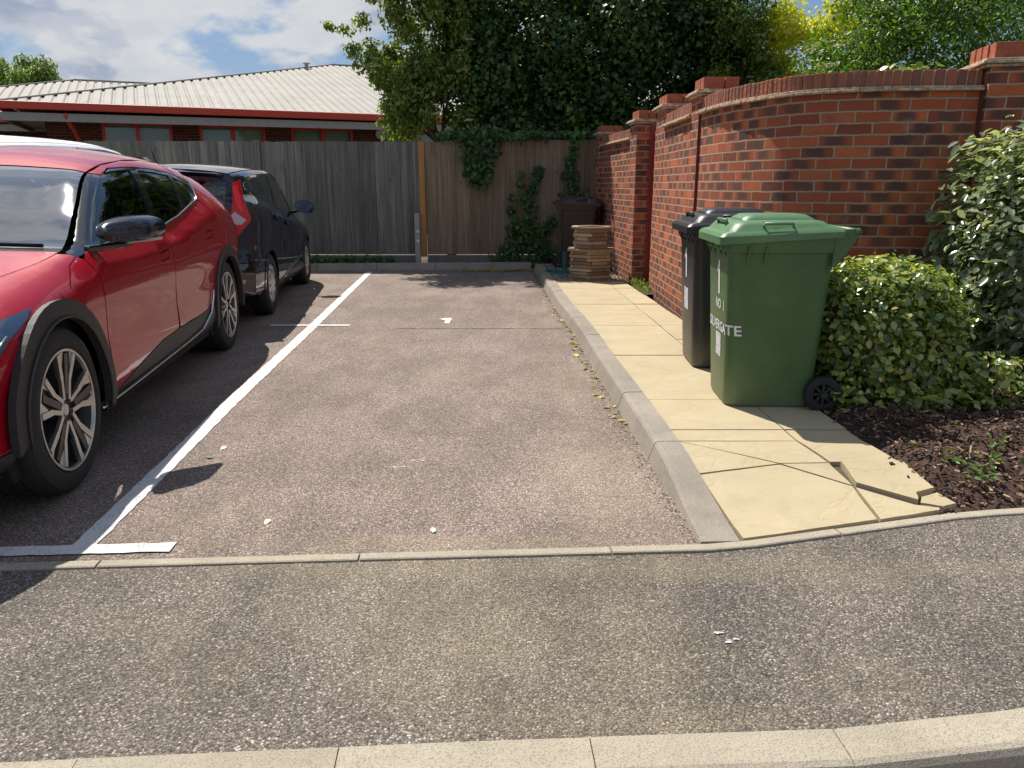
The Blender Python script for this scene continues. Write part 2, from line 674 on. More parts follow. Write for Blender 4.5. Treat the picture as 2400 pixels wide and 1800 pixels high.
slab([(1.715, 2.98), (1.805, 3.02), (1.835, 2.925), (1.765, 2.895), (1.685, 2.93)], .001, gap=.003)
o = mb.build('paving', M_slab)
o['kind'] = 'structure'
gp = [(left_x(y), y) for y in (2.62, 3.3, 4.5, 6, 8, 9.98)] + [(right_x(y), y) for y in (9.98, 6, 3.3)] + [(1.86, ey(1.86))]
# painted lines
mb = MB()


def paint(path, w, z=.004, wob=.004):
    P_ = resample(path, .04)
    ln = []
    rn = []
    for i, p_ in enumerate(P_):
        a = Vector(P_[max(i - 1, 0)])
        b_ = Vector(P_[min(i + 1, len(P_) - 1)])
        t = (b_ - a).normalized()
        j = random.uniform(-wob, wob)
        j2 = random.uniform(-wob, wob)
        ln.append((p_[0] - t.y * (w / 2 + j), p_[1] + t.x * (w / 2 + j), z))
        rn.append((p_[0] + t.y * (w / 2 + j2), p_[1] - t.x * (w / 2 + j2), z))
    n = len(ln)
    mb.add(ln + rn, [(i, n + i, n + i + 1, i + 1) for i in range(n - 1)])


paint([(-1.585, 2.56), (-1.66, 3.6), (-1.735, 4.6), (-1.87, 6.9), (-2.01, 9.0), (-2.185, 11.78)], .092)
mb.build('bay_line', M_line, fix=False)['kind'] = 'structure'
mb = MB()
paint([(-4.2, 2.40), (-2.4, 2.50), (-1.9, 2.535), (-1.25, 2.575)], .072, .0055)
mb.build('bay_end_line', M_line, fix=False)['kind'] = 'structure'
mb = MB()
paint([(-2.30, 7.175), (-1.54, 7.17)], .066, .0055, .003)
mb.build('bay_tick_line', M_line, fix=False)['kind'] = 'structure'
mb = MB()
mb.add([(x, y, .004) for x, y in ((-.725, 7.535), (-.665, 7.58), (-.60, 7.59), (-.605, 7.27), (-.66, 7.29), (-.652, 7.43))], [(0, 1, 5), (1, 2, 3, 4, 5)])
o = mb.build('painted_number', M_line, fix=False)
o['kind'] = 'structure'
mb = MB()
for cx_, cy_, L_, n_ in ((-.53, 3.40, .075, 7), (-.455, 3.50, .06, 4), (.62, 2.02, .02, 4), (.645, 1.98, .03, 3), (-1.95, 9.2, .04, 3), (-1.93, 7.95, .03, 2)):
    for k in range(n_):
        x = cx_ + random.uniform(-L_ / 2, L_ / 2)
        y = cy_ + random.uniform(-.012, .012)
        a = random.uniform(.004, .011)
        pts_ = [(x + a * math.cos(t) * random.uniform(.6, 1.5), y + a * .5 * math.sin(t) * random.uniform(.5, 1), .003 + k * .0001) for t in np.linspace(0, 2 * PI, 8)[:-1]]
        mb.add(pts_, [tuple(range(7))])
mb.build('paint_spots', M_line, fix=False)['kind'] = 'structure'
mb = MB()
paint([(-1.07, 7.02), (-.6, 7.0), (-.2, 7.01), (.3, 7.0), (.5, 7.0)], .012, .003, .004)
mb.build('asphalt_joint', P("crack_dark", (.04, .034, .028), .9), fix=False)['kind'] = 'structure'

# dirt and grit along the kerb foot
mb = MB()
for i in range(1500):
    y = random.uniform(2.62, 12.1)
    x = KERBX(y) - abs(random.gauss(0, .035)) - .003
    s = random.uniform(.002, .0065)
    mb.box((x, y, s * .3), (s, s * random.uniform(.6, 1.6), s * .6), random.uniform(0, 3))
tag(mb.build('kerb_grit', P("grit", (.20, .155, .10), .9, var=.5, vs=40)), 'brown grit and dust gathered along the foot of the long kerb', 'grit', kind='stuff')


# ---------------------------------------------------------------- brick
def brick_mat(name, dark=.55, coping=False, shift=0.0, course=.075, length=.225, gain=1.0):
    m, nt, b = new_mat(name)
    uv = nt.uv()
    s = nt.new('ShaderNodeSeparateXYZ')
    nt.l.new(uv, s.inputs[0])
    wob = nt.noise(nt.mapv(uv, (1, 1, 1)), 9, 3, .5)
    wob2 = nt.noise(nt.mapv(uv, (1, 1, 1), (31, 5, 0)), 11, 3, .5)
    u = nt.m('ADD', s.outputs[0], nt.m('MULTIPLY_ADD', wob, .026, -.013))
    v = nt.m('ADD', s.outputs[1], nt.m('MULTIPLY_ADD', wob2, .016, -.008))
    rv_ = nt.m('DIVIDE', v, course)
    row = nt.m('FLOOR', rv_)
    fy = nt.m('SUBTRACT', rv_, row)
    par = nt.m('MULTIPLY', nt.m('FLOORED_MODULO', row, 2.0), .5)
    ru = nt.m('ADD', nt.m('DIVIDE', nt.m('ADD', u, shift), length), par)
    if coping:
        ru = nt.m('DIVIDE', u, length)
    colm = nt.m('FLOOR', ru)
    fx = nt.m('SUBTRACT', ru, colm)
    idv = nt.new('ShaderNodeCombineXYZ')
    nt.l.new(colm, idv.inputs[0])
    nt.l.new(row, idv.inputs[1])
    wn = nt.new('ShaderNodeTexWhiteNoise', noise_dimensions='2D')
    nt.l.new(idv.outputs[0], wn.inputs['Vector'])
    sc = nt.new('ShaderNodeSeparateColor')
    nt.l.new(wn.outputs['Color'], sc.inputs[0])
    ra, rb, rc = sc.outputs
    mx = .011 / length / 2
    my = .0115 / course / 2
    ex = nt.m('MINIMUM', fx, nt.m('SUBTRACT', 1, fx))
    ey_ = nt.m('MINIMUM', fy, nt.m('SUBTRACT', 1, fy))
    rough_n = nt.noise(uv, 60, 3, .7)
    jit = nt.m('MULTIPLY_ADD', rough_n, .9, .55)
    bxm = nt.ss(nt.m('DIVIDE', ex, nt.m('MULTIPLY', jit, mx)), .75, 1.25)
    bym = nt.ss(nt.m('DIVIDE', ey_, nt.m('MULTIPLY', jit, my)), .75, 1.25) if not coping else 1.0
    brick = nt.m('MULTIPLY', bxm, bym)
    tn = nt.noise(uv, 14, 6, .7)
    basec = nt.ramp(ra, [(0, (.18, .058, .034)), (.25, (.33, .086, .040)), (.5, (.43, .108, .042)), (.75, (.54, .150, .055)), (1, (.27, .068, .038))])
    basec = nt.mix(nt.m('MULTIPLY', nt.ss(tn, .4, .7), .5), basec, (.30, .075, .045))
    # flashed blue-grey heart on some bricks
    hx = nt.ss(nt.m('ADD', nt.m('ABSOLUTE', nt.m('SUBTRACT', fx, nt.m('MULTIPLY_ADD', rc, .3, .35))), nt.m('MULTIPLY_ADD', tn, .3, -.15)), .42, .16)
    hsel = nt.ss(rb, 1 - dark, 1 - dark + .12)
    heart = nt.m('MULTIPLY', nt.m('MULTIPLY', hx, hsel), nt.ss(ey_, .06, .2) if not coping else 1.0)
    basec = nt.mix(nt.m('MULTIPLY', heart, .86), basec, nt.mix(rc, (.060, .046, .044), (.13, .072, .056)))
    basec = nt.mix(nt.m('MULTIPLY', nt.ss(nt.noise(uv, 90, 3, .7), .55, .75), .35), basec, (.12, .05, .035))
    mort = nt.mix(nt.noise(uv, 40, 4, .6), (.46, .36, .25), (.31, .24, .16))
    stain = nt.ss(nt.noise(uv, 1.7, 5, .6), .5, .75)
    basec = nt.mix(nt.m('MULTIPLY', stain, .18), basec, (.2, .11, .075))
    basec = nt.mix(nt.m('MULTIPLY', nt.ss(nt.noise(uv, 3.1, 7, .72), .56, .74), .30), basec, (.42, .33, .27))
    basec = nt.mix(nt.m('MULTIPLY', nt.ss(nt.m('ADD', s.outputs[1], nt.m('MULTIPLY', tn, .25)), 100.42, 100.08), .45), basec, (.13, .055, .035))
    col = nt.mix(brick, mort, basec)
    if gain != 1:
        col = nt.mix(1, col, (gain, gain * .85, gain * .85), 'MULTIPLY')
    nt.put(b.inputs['Base Color'], col)
    b.inputs['Roughness'].default_value = .88
    b.inputs['Specular IOR Level'].default_value = .3
    hgt = nt.m('ADD', nt.m('MULTIPLY', brick, 1.0), nt.m('ADD', nt.m('MULTIPLY', nt.noise(uv, 120, 4, .7), .35), nt.m('MULTIPLY', rb, .3)))
    nt.put(b.inputs['Normal'], nt.bump(hgt, .8, .007))
    return m


M_brick = brick_mat("red_stock_brick", .74)
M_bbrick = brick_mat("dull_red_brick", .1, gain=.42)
M_cope = P("coping_brick", (.27, .105, .065), .9, bump=.8, bs=40)
_nt = NT(M_cope.node_tree)
_b = _nt.n['Principled BSDF']
_p = _nt.wpos()
_c = _nt.ramp(_nt.island(), [(0, (.21, .085, .056)), (.5, (.30, .11, .066)), (1, (.38, .115, .055))])
_c = _nt.mix(_nt.m('MULTIPLY', _nt.ss(_nt.noise(_p, 30, 5, .7), .5, .75), .5), _c, (.13, .075, .055))
_c = _nt.mix(_nt.m('MULTIPLY', _nt.ss(_nt.noise(_p, 70, 4, .7), .66, .72), .5), _c, (.45, .42, .36))
_nt.put(_b.inputs['Base Color'], _c)
M_capb = P("cap_brick_red", (.37, .10, .05), .88, var=.25, vs=30, bump=.6, bs=50)
M_tile = P("creasing_tile", (.46, .35, .24), .9, var=.5, vs=25, bump=1, bs=45)
M_mortar = P("mortar", (.42, .33, .22), .95, var=.3, vs=30, bump=.6, bs=60)


def uv_mesh(name, verts, faces, uvs, mat, parent=None):
    me = bpy.data.meshes.new(name)
    me.from_pydata(verts, [], faces)
    lay = me.uv_layers.new(name="UVMap")
    for pi, pl in enumerate(me.polygons):
        for k, li in enumerate(pl.loop_indices):
            lay.data[li].uv = uvs[pi][k]
    me.materials.append(mat)
    o = bpy.data.objects.new(name, me)
    COL.objects.link(o)
    if parent:
        o.parent = parent
    return o


def wall_body(name, path, thick, z0, z1, mat, parent, u0=0):
    """path runs along the visible face; wall thickness goes to the left of travel (+n)."""
    vs, fs, us = [], [], []
    back = offset_path(path, thick)
    u = u0

    def quad(a, b_, ua, ub):
        i = len(vs)
        vs.extend([(a[0], a[1], z0), (b_[0], b_[1], z0), (b_[0], b_[1], z1), (a[0], a[1], z1)])
        fs.append((i, i + 1, i + 2, i + 3))
        us.append([(ua, z0 + 100), (ub, z0 + 100), (ub, z1 + 100), (ua, z1 + 100)])
    for i in range(len(path) - 1):
        L_ = math.dist(path[i], path[i + 1])
        quad(path[i], path[i + 1], u, u + L_)
        quad(back[i + 1], back[i], u + L_ + 30, u + 30)
        u += L_
    quad(back[0], path[0], u0 - thick, u0)
    quad(path[-1], back[-1], u, u + thick)
    for i in range(len(path) - 1):
        j = len(vs)
        vs.extend([(path[i][0], path[i][1], z1), (path[i + 1][0], path[i + 1][1], z1), (back[i + 1][0], back[i + 1][1], z1), (back[i][0], back[i][1], z1)])
        fs.append((j, j + 1, j + 2, j + 3))
        us.append([(0, 0), (.1, 0), (.1, .1), (0, .1)])
    return uv_mesh(name, vs, fs, us, mat, parent)


def coping(parent, path, thick, z):
    """projecting creasing tiles, then a brick-on-edge course"""
    mbt = MB()
    for lay in range(2):
        s_off = .11 * lay
        P_ = resample(path, .225)
        bk = offset_path(P_, thick + .032 - .012 * lay)
        fr = offset_path(P_, -.048 + .018 * lay)
        for i in range(len(P_) - 1):
            j = random.uniform(-.006, .004)
            zz = z + lay * .017
            a, b_, c_, d_ = fr[i], fr[i + 1], bk[i + 1], bk[i]
            mbt.add([(a[0] + j, a[1] + j, zz), (b_[0] + j, b_[1] + j, zz), (c_[0], c_[1], zz), (d_[0], d_[1], zz), (a[0] + j, a[1] + j, zz + .0155), (b_[0] + j, b_[1] + j, zz + .0155), (c_[0], c_[1], zz + .0155), (d_[0], d_[1], zz + .0155)],
                    [(3, 2, 1, 0), (4, 5, 6, 7), (0, 1, 5, 4), (1, 2, 6, 5), (2, 3, 7, 6), (3, 0, 4, 7)])
    mbt.build('creasing_tiles', M_tile, parent, bevel=.003)
    mbb = MB()
    P_ = resample(path, .0755)
    z2 = z + .034
    fr = offset_path(P_, -.002)
    bk = offset_path(P_, thick + .002)
    for i in range(len(P_) - 1):
        g = .08
        def lp(p_, q_, t):
            return (p_[0] + (q_[0] - p_[0]) * t, p_[1] + (q_[1] - p_[1]) * t)
        j = random.uniform(-.003, .003)
        h = .102 + random.uniform(-.003, .003)
        a, b_ = lp(fr[i], fr[i + 1], g), lp(fr[i], fr[i + 1], 1 - g)
        d_, c_ = lp(bk[i], bk[i + 1], g), lp(bk[i], bk[i + 1], 1 - g)
        vs = [(q[0] + j, q[1] + j, zz) for zz in (z2, z2 + h) for q in (a, b_, c_, d_)]
        mbb.add(vs, [(3, 2, 1, 0), (4, 5, 6, 7), (0, 1, 5, 4), (1, 2, 6, 5), (2, 3, 7, 6), (3, 0, 4, 7)])
    mbb.build('coping_bricks', M_cope, parent, bevel=.006)
    mm = MB()
    fr = offset_path(P_, .007)
    bk = offset_path(P_, thick - .007)
    mm.rings([[(*f_, z2), (*f_, z2 + .094), (*b_, z2 + .094), (*b_, z2)] for f_, b_ in zip(fr, bk)])
    mm.build('coping_mortar', M_mortar, parent)


def pier(parent, quadp, z0, z1, capz, u0=0):
    """quadp: four xy corners counter-clockwise, first edge faces -y; creasing + cap bricks on top"""
    vs, fs, us = [], [], []
    u = u0
    for i in range(4):
        a, b_ = quadp[i], quadp[(i + 1) % 4]
        L_ = math.dist(a, b_)
        k = len(vs)
        vs.extend([(*a, z0), (*b_, z0), (*b_, z1), (*a, z1)])
        fs.append((k, k + 1, k + 2, k + 3))
        us.append([(u, z0 + 100), (u + L_, z0 + 100), (u + L_, z1 + 100), (u, z1 + 100)])
        u += L_
    o = uv_mesh('pier', vs, fs, us, M_brick, parent)
    c = Vector((sum(q[0] for q in quadp) / 4, sum(q[1] for q in quadp) / 4))
    e1 = Vector(quadp[1]) - Vector(quadp[0])
    e2 = Vector(quadp[3]) - Vector(quadp[0])
    rz = math.atan2(e1.y, e1.x)
    W_, D_ = e1.length, e2.length
    mb = MB()
    mb.box((c.x, c.y, z1 + .009), (W_ + .05, D_ + .05, .017), rz)
    mb.box((c.x, c.y, z1 + .0285), (W_ + .10, D_ + .10, .018), rz)
    mb.box((c.x, c.y, z1 + .046), (W_ + .07, D_ + .07, .014), rz)
    mb.build('creasing_tiles', M_tile, o, bevel=.004)
    mb = MB()
    n = max(2, round((W_ - .01) / .112))
    ux = e1.normalized()
    # header-on-edge cap: one long stretcher at the front with short returns like the photo's caps
    capw = W_ - .03
    uy = e2.normalized()
    zc_ = z1 + .054 + capz / 2
    f1 = .60
    for (a0, a1) in ((0, f1), (f1, 1)):
        cc = c + ux * ((a0 + a1) / 2 - .5) * capw - uy * (D_ / 2 - .065)
        mb.box((cc.x, cc.y, zc_), ((a1 - a0) * capw - .008, .10, capz), rz)
    for k in range(3):
        L_ = (D_ - .14) / 3
        for sx_ in (-1, 1):
            cc = c + ux * sx_ * (capw / 2 - .051) - uy * (D_ / 2 - .12 - L_ * (k + .5))
            mb.box((cc.x, cc.y, zc_), (.10, L_ - .008, capz), rz)
    cc = c + uy * .05
    mb.box((cc.x, cc.y, zc_ - .004), (capw - .2, D_ - .14, capz - .006), rz)
    mb.build('cap_bricks', M_capb, o, bevel=.004)
    return o


def cr_path(pts, n=8):
    out = []
    P_ = [Vector(p_) for p_ in pts]
    for i in range(len(P_) - 1):
        p0 = P_[max(i - 1, 0)]
        p1, p2 = P_[i], P_[i + 1]
        p3 = P_[min(i + 2, len(P_) - 1)]
        for k in range(n):
            t = k / n
            out.append(tuple(.5 * ((2 * p1) + (p2 - p0) * t + (2 * p0 - 5 * p1 + 4 * p2 - p3) * t * t + (3 * p1 - p0 - 3 * p2 + p3) * t ** 3)))
    out.append(tuple(P_[-1]))
    return out


ZC = 1.895
W1 = thing('brick_wall', 'tall curved red brick wall with brick piers, creasing tiles and edge-laid coping behind the two bins', 'wall', (2.2, 6.2, 0))
W1.location = (0, 0, 0)
# path is travelled so that the thickness lies behind the visible face
segA = [(1.655, 9.25), (1.655, 7.45)]
segB = cr_path([(1.66, 7.08), (1.665, 6.8), (1.70, 6.45), (1.81, 6.05), (1.96, 5.70), (2.2, 5.49), (2.57, 5.385), (3.08, 5.34)])
wall_body('wall_face', segA, .215, -.05, ZC, M_brick, W1)
wall_body('curved_wall_face', segB, .215, -.05, ZC, M_brick, W1, u0=2.17)
coping(W1, [(1.655, 8.72), (1.655, 7.42)], .215, ZC)
coping(W1, segB, .215, ZC)
pier(W1, [(1.652, 8.74), (1.985, 8.74), (1.985, 9.2), (1.652, 9.2)], -.05, 2.09, .10)
pier(W1, [(1.650, 7.085), (2.0, 7.085), (2.0, 7.43), (1.650, 7.43)], -.05, 2.05, .10)
pier(W1, [(3.085, 5.27), (3.62, 5.16), (3.70, 5.62), (3.15, 5.70)], -.05, 2.03, .10)
mb = MB()
mb.box((1.648, 7.078, .92), (.02, .012, 1.95))
mb.box((3.082, 5.325, .92), (.016, .02, 1.95))
mb.build('movement_joint', P("joint_sealant", (.13, .03, .02), .7), W1)
W1b = wall_body('boundary_wall', [(3.62, 5.3), (7.0, 4.6)], .215, -.05, ZC, M_brick, None, u0=8)
tag(W1b, 'brick wall running on behind the silvery bush at the right edge', 'wall')
W2 = thing('brick_wall', 'short red brick wall with gate pier between the fence and the red gate', 'wall')
g0, g1 = (1.345, 12.45), (1.535, 10.32)
wall_body('wall_face', [g0, g1], .215, -.05, 1.86, M_brick, W2, u0=5)
coping(W2, [(1.365, 12.2), g1], .215, 1.86)
pier(W2, [(1.545, 9.93), (1.80, 9.95), (1.77, 10.30), (1.517, 10.28)], -.05, 2.03, .10)
pier(W2, [(1.335, 12.15), (1.70, 12.18), (1.67, 12.5), (1.31, 12.46)], -.05, 2.02, .09)
# gate, set back between the piers
M_gate = P("gate_red_paint", (.22, .028, .020), .42, var=.2, vs=20)
G1 = thing('wooden_gate', 'narrow dark red wooden gate set back between the brick piers', 'gate', (1.8, 9.55, 0))
mb = MB()
mb.box((-.055, .34, 1.0), (.075, .07, 2.02))
mb.box((-.055, -.29, 1.0), (.075, .07, 2.02))
mb.build('gate_frame', M_gate, G1, bevel=.004)
mb = MB()
for k in range(6):
    mb.box((-.01, -.235 + k * .094 + .03, 1.0), (.022, .088, 1.93))
mb.build('gate_boards', M_gate, G1, bevel=.004)
mb = MB()
for zz in (.25, 1.0, 1.75):
    mb.box((.02, .02, zz), (.03, .55, .10))
mb.build('ledges', M_gate, G1)

# ---------------------------------------------------------------- timber fence


def wood_mat(name, c0, c1, c2, sc=1, dark=.5):
    m, nt, b = new_mat(name)
    p = nt.wpos()
    isl = nt.island()
    off = nt.new('ShaderNodeCombineXYZ')
    nt.l.new(nt.m('MULTIPLY', isl, 30), off.inputs[2])
    pv = nt.vm('ADD', nt.mapv(p, (30 * sc, 30 * sc, 1.1 * sc)), off.outputs[0])
    g1_ = nt.noise(pv, 1.0, 6, .65, .4)
    g2_ = nt.noise(nt.vm('ADD', nt.mapv(p, (90, 90, 2.2)), off.outputs[0]), 1, 3, .6)
    patchn = nt.noise(p, 2.1, 5, .65)
    c = nt.ramp(nt.m('MULTIPLY_ADD', isl, .28, nt.m('MULTIPLY', nt.m('MULTIPLY_ADD', nt.m('SUBTRACT', g1_, .5), 1.7, .5), .75)), [(.22, c0), (.52, c1), (.85, c2)])
    c = nt.mix(nt.m('MULTIPLY', nt.ss(g2_, .52, .7), dark), c, tuple(x * .35 for x in c0))
    c = nt.mix(nt.m('MULTIPLY', nt.ss(patchn, .5, .72), .4), c, tuple(x * .6 for x in c1))
    kn = nt.vor(nt.vm('ADD', nt.mapv(p, (7, 7, 2.4)), off.outputs[0]), 1)
    c = nt.mix(nt.m('MULTIPLY', nt.ss(kn, .09, .03), .75), c, (.03, .025, .02))
    nt.put(b.inputs['Base Color'], c)
    b.inputs['Roughness'].default_value = .85
    nt.put(b.inputs['Normal'], nt.bump(g1_, .6, .006))
    return m


M_wgrey = wood_mat("weathered_grey_board", (.075, .075, .066), (.145, .14, .12), (.25, .24, .205))
M_wbrown = wood_mat("weathered_brown_board", (.13, .096, .060), (.22, .162, .100), (.33, .25, .16), dark=.6)
M_worange = wood_mat("new_orange_timber", (.34, .17, .055), (.42, .215, .07), (.47, .25, .09), dark=.15)
M_gravb = wood_mat("gravel_board", (.12, .115, .095), (.17, .16, .13), (.21, .2, .16))
FY = 12.62
FN = thing('wooden_fence', 'close-boarded timber fence, grey on the left and brown on the right of an orange post', 'fence', (0, FY, 0))


def fence_panel(x0, x1, mat, name, ztop, y=0.0, slope=0):
    mb = MB()
    x = x0
    i = 0
    while x < x1 - .02:
        w_ = min(random.uniform(.085, .108), x1 - x)
        zt = ztop + slope * (x - x0) + random.uniform(-.006, .006)
        yj = y + random.uniform(-.003, .003)
        d = .012
        # feather-edge: one side thicker
        vs = [(x, yj - .018, .20), (x + w_ + .012, yj - .006, .20), (x + w_ + .012, yj + .002, .20), (x, yj + .002, .20)]
        zt2 = zt
        vs += [(a, b_, zt2) for a, b_, c_ in vs]
        mb.add(vs, [(3, 2, 1, 0), (4, 5, 6, 7), (0, 1, 5, 4), (1, 2, 6, 5), (2, 3, 7, 6), (3, 0, 4, 7)])
        x += w_
        i += 1
    return mb.build(name, mat, FN)


fence_panel(-17.5, -9.5, M_wgrey, 'fence_panel', 1.96, .02, 0)
fence_panel(-9.5, -4.0, M_wgrey, 'fence_panel', 1.965, .02, 0)
fence_panel(-4.0, -1.492, M_wgrey, 'fence_panel', 1.955, 0, 0)
fence_panel(-1.375, 1.40, M_wbrown, 'fence_panel', 1.945, 0, .017)
mb = MB()
mb.box((-1.433, .0, 1.06), (.095, .09, 1.80))
mb.build('post', M_worange, FN, bevel=.004)
mb = MB()
mb.box((-4.03, -.01, 1.08), (.10, .06, 1.78))
mb.build('post', M_wgrey, FN, bevel=.004)
for x0, x1 in ((-9.5, -4.08), (-3.98, -1.58), (-1.375, 1.38)):
    mb = MB()
    mb.box(((x0 + x1) / 2, -.005, .105), (x1 - x0, .03, .16))
    mb.build('gravel_board', M_gravb, FN, bevel=.003)
for x0, x1 in ((-9.5, -1.5), (-1.37, 1.4)):
    mb = MB()
    for zz in (.45, 1.05, 1.7):
        mb.box(((x0 + x1) / 2, .045, zz), (x1 - x0, .045, .075))
    mb.build('rail', M_wgrey, FN)
SP = thing('concrete_post', 'short grey concrete repair post bolted beside the orange timber post', 'post', (-1.525, 12.55, 0))
mb = MB()
mb.box((0, 0, .42), (.085, .085, .88))
mb.build('post_body', M_postc, SP, bevel=.008)
M_zinc = P("zinc_plate", (.62, .63, .64), .35, metal=.8)
for zz in (.42, .57):
    mb = MB()
    mb.box((.008, -.046, zz), (.042, .006, .042))
    mb.lathe([(.0, -.058), (.009, -.058), (.009, -.049), (0, -.049)], (.008, 0, zz), 'Y', 6)
    mb.build('bolt_plate', M_zinc, SP)

# ---------------------------------------------------------------- the low school-like building beyond the fence
M_roof, nt, b = new_mat("cement_roof_sheet")
p = nt.wpos()
c = nt.ramp(nt.noise(p, 1.2, 7, .65), [(.3, (.32, .30, .26)), (.7, (.41, .385, .34))])
c = nt.mix(nt.m('MULTIPLY', nt.ss(nt.noise(p, 9, 6, .75), .56, .68), .5), c, (.26, .24, .205))
nt.put(b.inputs['Base Color'], c)
b.inputs['Roughness'].default_value = .85
M_fascia = P("red_fascia", (.55, .055, .025), .5)
M_soff = P("grey_soffit", (.33, .31, .28), .7, var=.1)
M_wframe = P("red_window_frame", (.60, .022, .028), .4)
M_wpane, nt, b = new_mat("dark_window_pane")
c = nt.ramp(nt.noise(nt.mapv(nt.wpos(), (1, 1, .6)), .8, 4, .5), [(.35, (.02, .03, .03)), (.65, (.12, .15, .13))])
nt.put(b.inputs['Base Color'], c)
b.inputs['Roughness'].default_value = .06
b.inputs['Specular IOR Level'].default_value = .9
M_blind = P("window_blind", (.55, .60, .54), .8)
E_ = Vector((.9119, .4104, 0))
N_ = Vector((-.4104, .9119, 0))
SLOPE = .265


def hip_building(label, C, length, half, ze, zwall0, windows, vent=None, name='low_building', fas_h=.18, pipe=None):
    """C: front-left eave corner; eave runs along E_; roof rises along N_ and is hipped at the left end"""
    root = thing(name, label, 'building', (C[0], C[1], 0))
    C3 = Vector((0, 0, ze))

    def pt(a, b_, z=None):
        q = E_ * a + N_ * b_
        return (q.x, q.y, z if z is not None else ze + min(b_, 2 * half - b_) * SLOPE)
    mb = MB()
    rib = .26
    a = 0.0
    prof = [(0, 0), (.035, 0), (.070, .042), (.225, .042), (.26, 0)]
    while a < length:
        for j in range(len(prof) - 1):
            a0, h0 = a + prof[j][0], prof[j][1]
            a1, h1 = a + prof[j + 1][0], prof[j + 1][1]
            t0 = min(a0, half)
            t1 = min(a1, half)
            q = [pt(a0, -.06), pt(a1, -.06), pt(a1, t1), pt(a0, t0)]
            vs = [(q[0][0], q[0][1], ze - .06 * SLOPE + h0), (q[1][0], q[1][1], ze - .06 * SLOPE + h1), (q[2][0], q[2][1], ze + t1 * SLOPE + h1), (q[3][0], q[3][1], ze + t0 * SLOPE + h0)]
            mb.add(vs, [(0, 1, 2, 3)])
        a += rib
    # left hip slope and back slope, ribbed the same way
    b0 = 0.0
    while b0 < 2 * half - .01:
        for j in range(len(prof) - 1):
            c0, h0 = b0 + prof[j][0], prof[j][1]
            c1, h1 = b0 + prof[j + 1][0], prof[j + 1][1]
            t0 = min(c0, max(0, 2 * half - c0))
            t1 = min(c1, max(0, 2 * half - c1))
            A, B_, C_, D_ = pt(-.06, c0, ze), pt(-.06, c1, ze), pt(t1, c1, ze + t1 * SLOPE), pt(t0, c0, ze + t0 * SLOPE)
            mb.add([(A[0], A[1], A[2] + h0), (D_[0], D_[1], D_[2] + h0), (C_[0], C_[1], C_[2] + h1), (B_[0], B_[1], B_[2] + h1)], [(0, 1, 2, 3)])
        b0 += rib
    mb.add([pt(half, half), pt(length, half), pt(length, 2 * half, ze), pt(0, 2 * half, ze)], [(0, 1, 2, 3)])
    rf = mb.build('roof', M_roof, root, fix=False)
    mb = MB()
    # ridge and hip cappings
    mb.bar(Vector(pt(0, 0, ze + .045)), Vector(pt(half, half, ze + half * SLOPE + .05)), .16, .035)
    mb.bar(Vector(pt(half, half, ze + half * SLOPE + .05)), Vector(pt(length, half, ze + half * SLOPE + .05)), .26, .03)
    mb.build('ridge_capping', M_roof, rf)
    mb = MB()
    f0, f1 = Vector(pt(-.10, -.13, ze - .075)), Vector(pt(length, -.13, ze - .075))
    mb.bar(f0, f1, .10, fas_h)
    mb.bar(Vector(pt(-.10, -.13, ze - .075)), Vector(pt(-.10, 2 * half, ze - .075)), .10, fas_h)
    mb.build('gutter', M_fascia, root, bevel=.02)
    mb = MB()
    ov = .75
    mb.bar(Vector(pt(-.04, -.06, ze - .33)), Vector(pt(length, -.06, ze - .215)), .05, .19)
    mb.bar(Vector(pt(-.04, -.06, ze - .33)), Vector(pt(-.04, 2 * half, ze - .215)), .05, .19)
    s0 = [pt(-.02, -.04, ze - .31), pt(length, -.04, ze - .31), pt(length, ov + .05, ze - .31), pt(ov, ov + .05, ze - .31)]
    mb.add(s0, [(0, 1, 2, 3)])
    s1 = [pt(-.02, -.04, ze - .313), pt(ov, ov, ze - .313), pt(ov, 2 * half, ze - .313), pt(-.02, 2 * half, ze - .313)]
    mb.add(s1, [(0, 1, 2, 3)])
    mb.build('soffit', M_soff, root, fix=False)
    # wall with real openings on the front
    ztop = ze - .30
    xs = sorted(set([ov, length] + [v_ for w_ in windows for v_ in (w_[0], w_[1])]))
    zb, zt = windows[0][2] if windows else 1.0, windows[0][3] if windows else 2.0
    vs, fs, us = [], [], []

    def q_(a0, b0_, a1, b1_, z0_, z1_):
        i = len(vs)
        A, B_ = pt(a0, b0_, 0), pt(a1, b1_, 0)
        vs.extend([(A[0], A[1], z0_), (B_[0], B_[1], z0_), (B_[0], B_[1], z1_), (A[0], A[1], z1_)])
        fs.append((i, i + 1, i + 2, i + 3))
        L_ = math.dist(A, B_)
        u_ = a0 + b0_
        us.append([(u_, z0_ + 50), (u_ + L_, z0_ + 50), (u_ + L_, z1_ + 50), (u_, z1_ + 50)])
    for i in range(len(xs) - 1):
        isw = any(w_[0] <= xs[i] + 1e-6 and xs[i + 1] <= w_[1] + 1e-6 for w_ in windows)
        if isw:
            q_(xs[i], ov, xs[i + 1], ov, zwall0, zb)
            q_(xs[i], ov, xs[i + 1], ov, zt, ztop)
            q_(xs[i], ov + .09, xs[i], ov, zb, zt)
            q_(xs[i + 1], ov, xs[i + 1], ov + .09, zb, zt)
        else:
            q_(xs[i], ov, xs[i + 1], ov, zwall0, ztop)
    q_(ov, 2 * half - ov, ov, ov, zwall0, ztop)
    q_(length, 2 * half - ov, ov, 2 * half - ov, zwall0, ztop)
    uv_mesh('wall', vs, fs, us, M_bbrick, root)
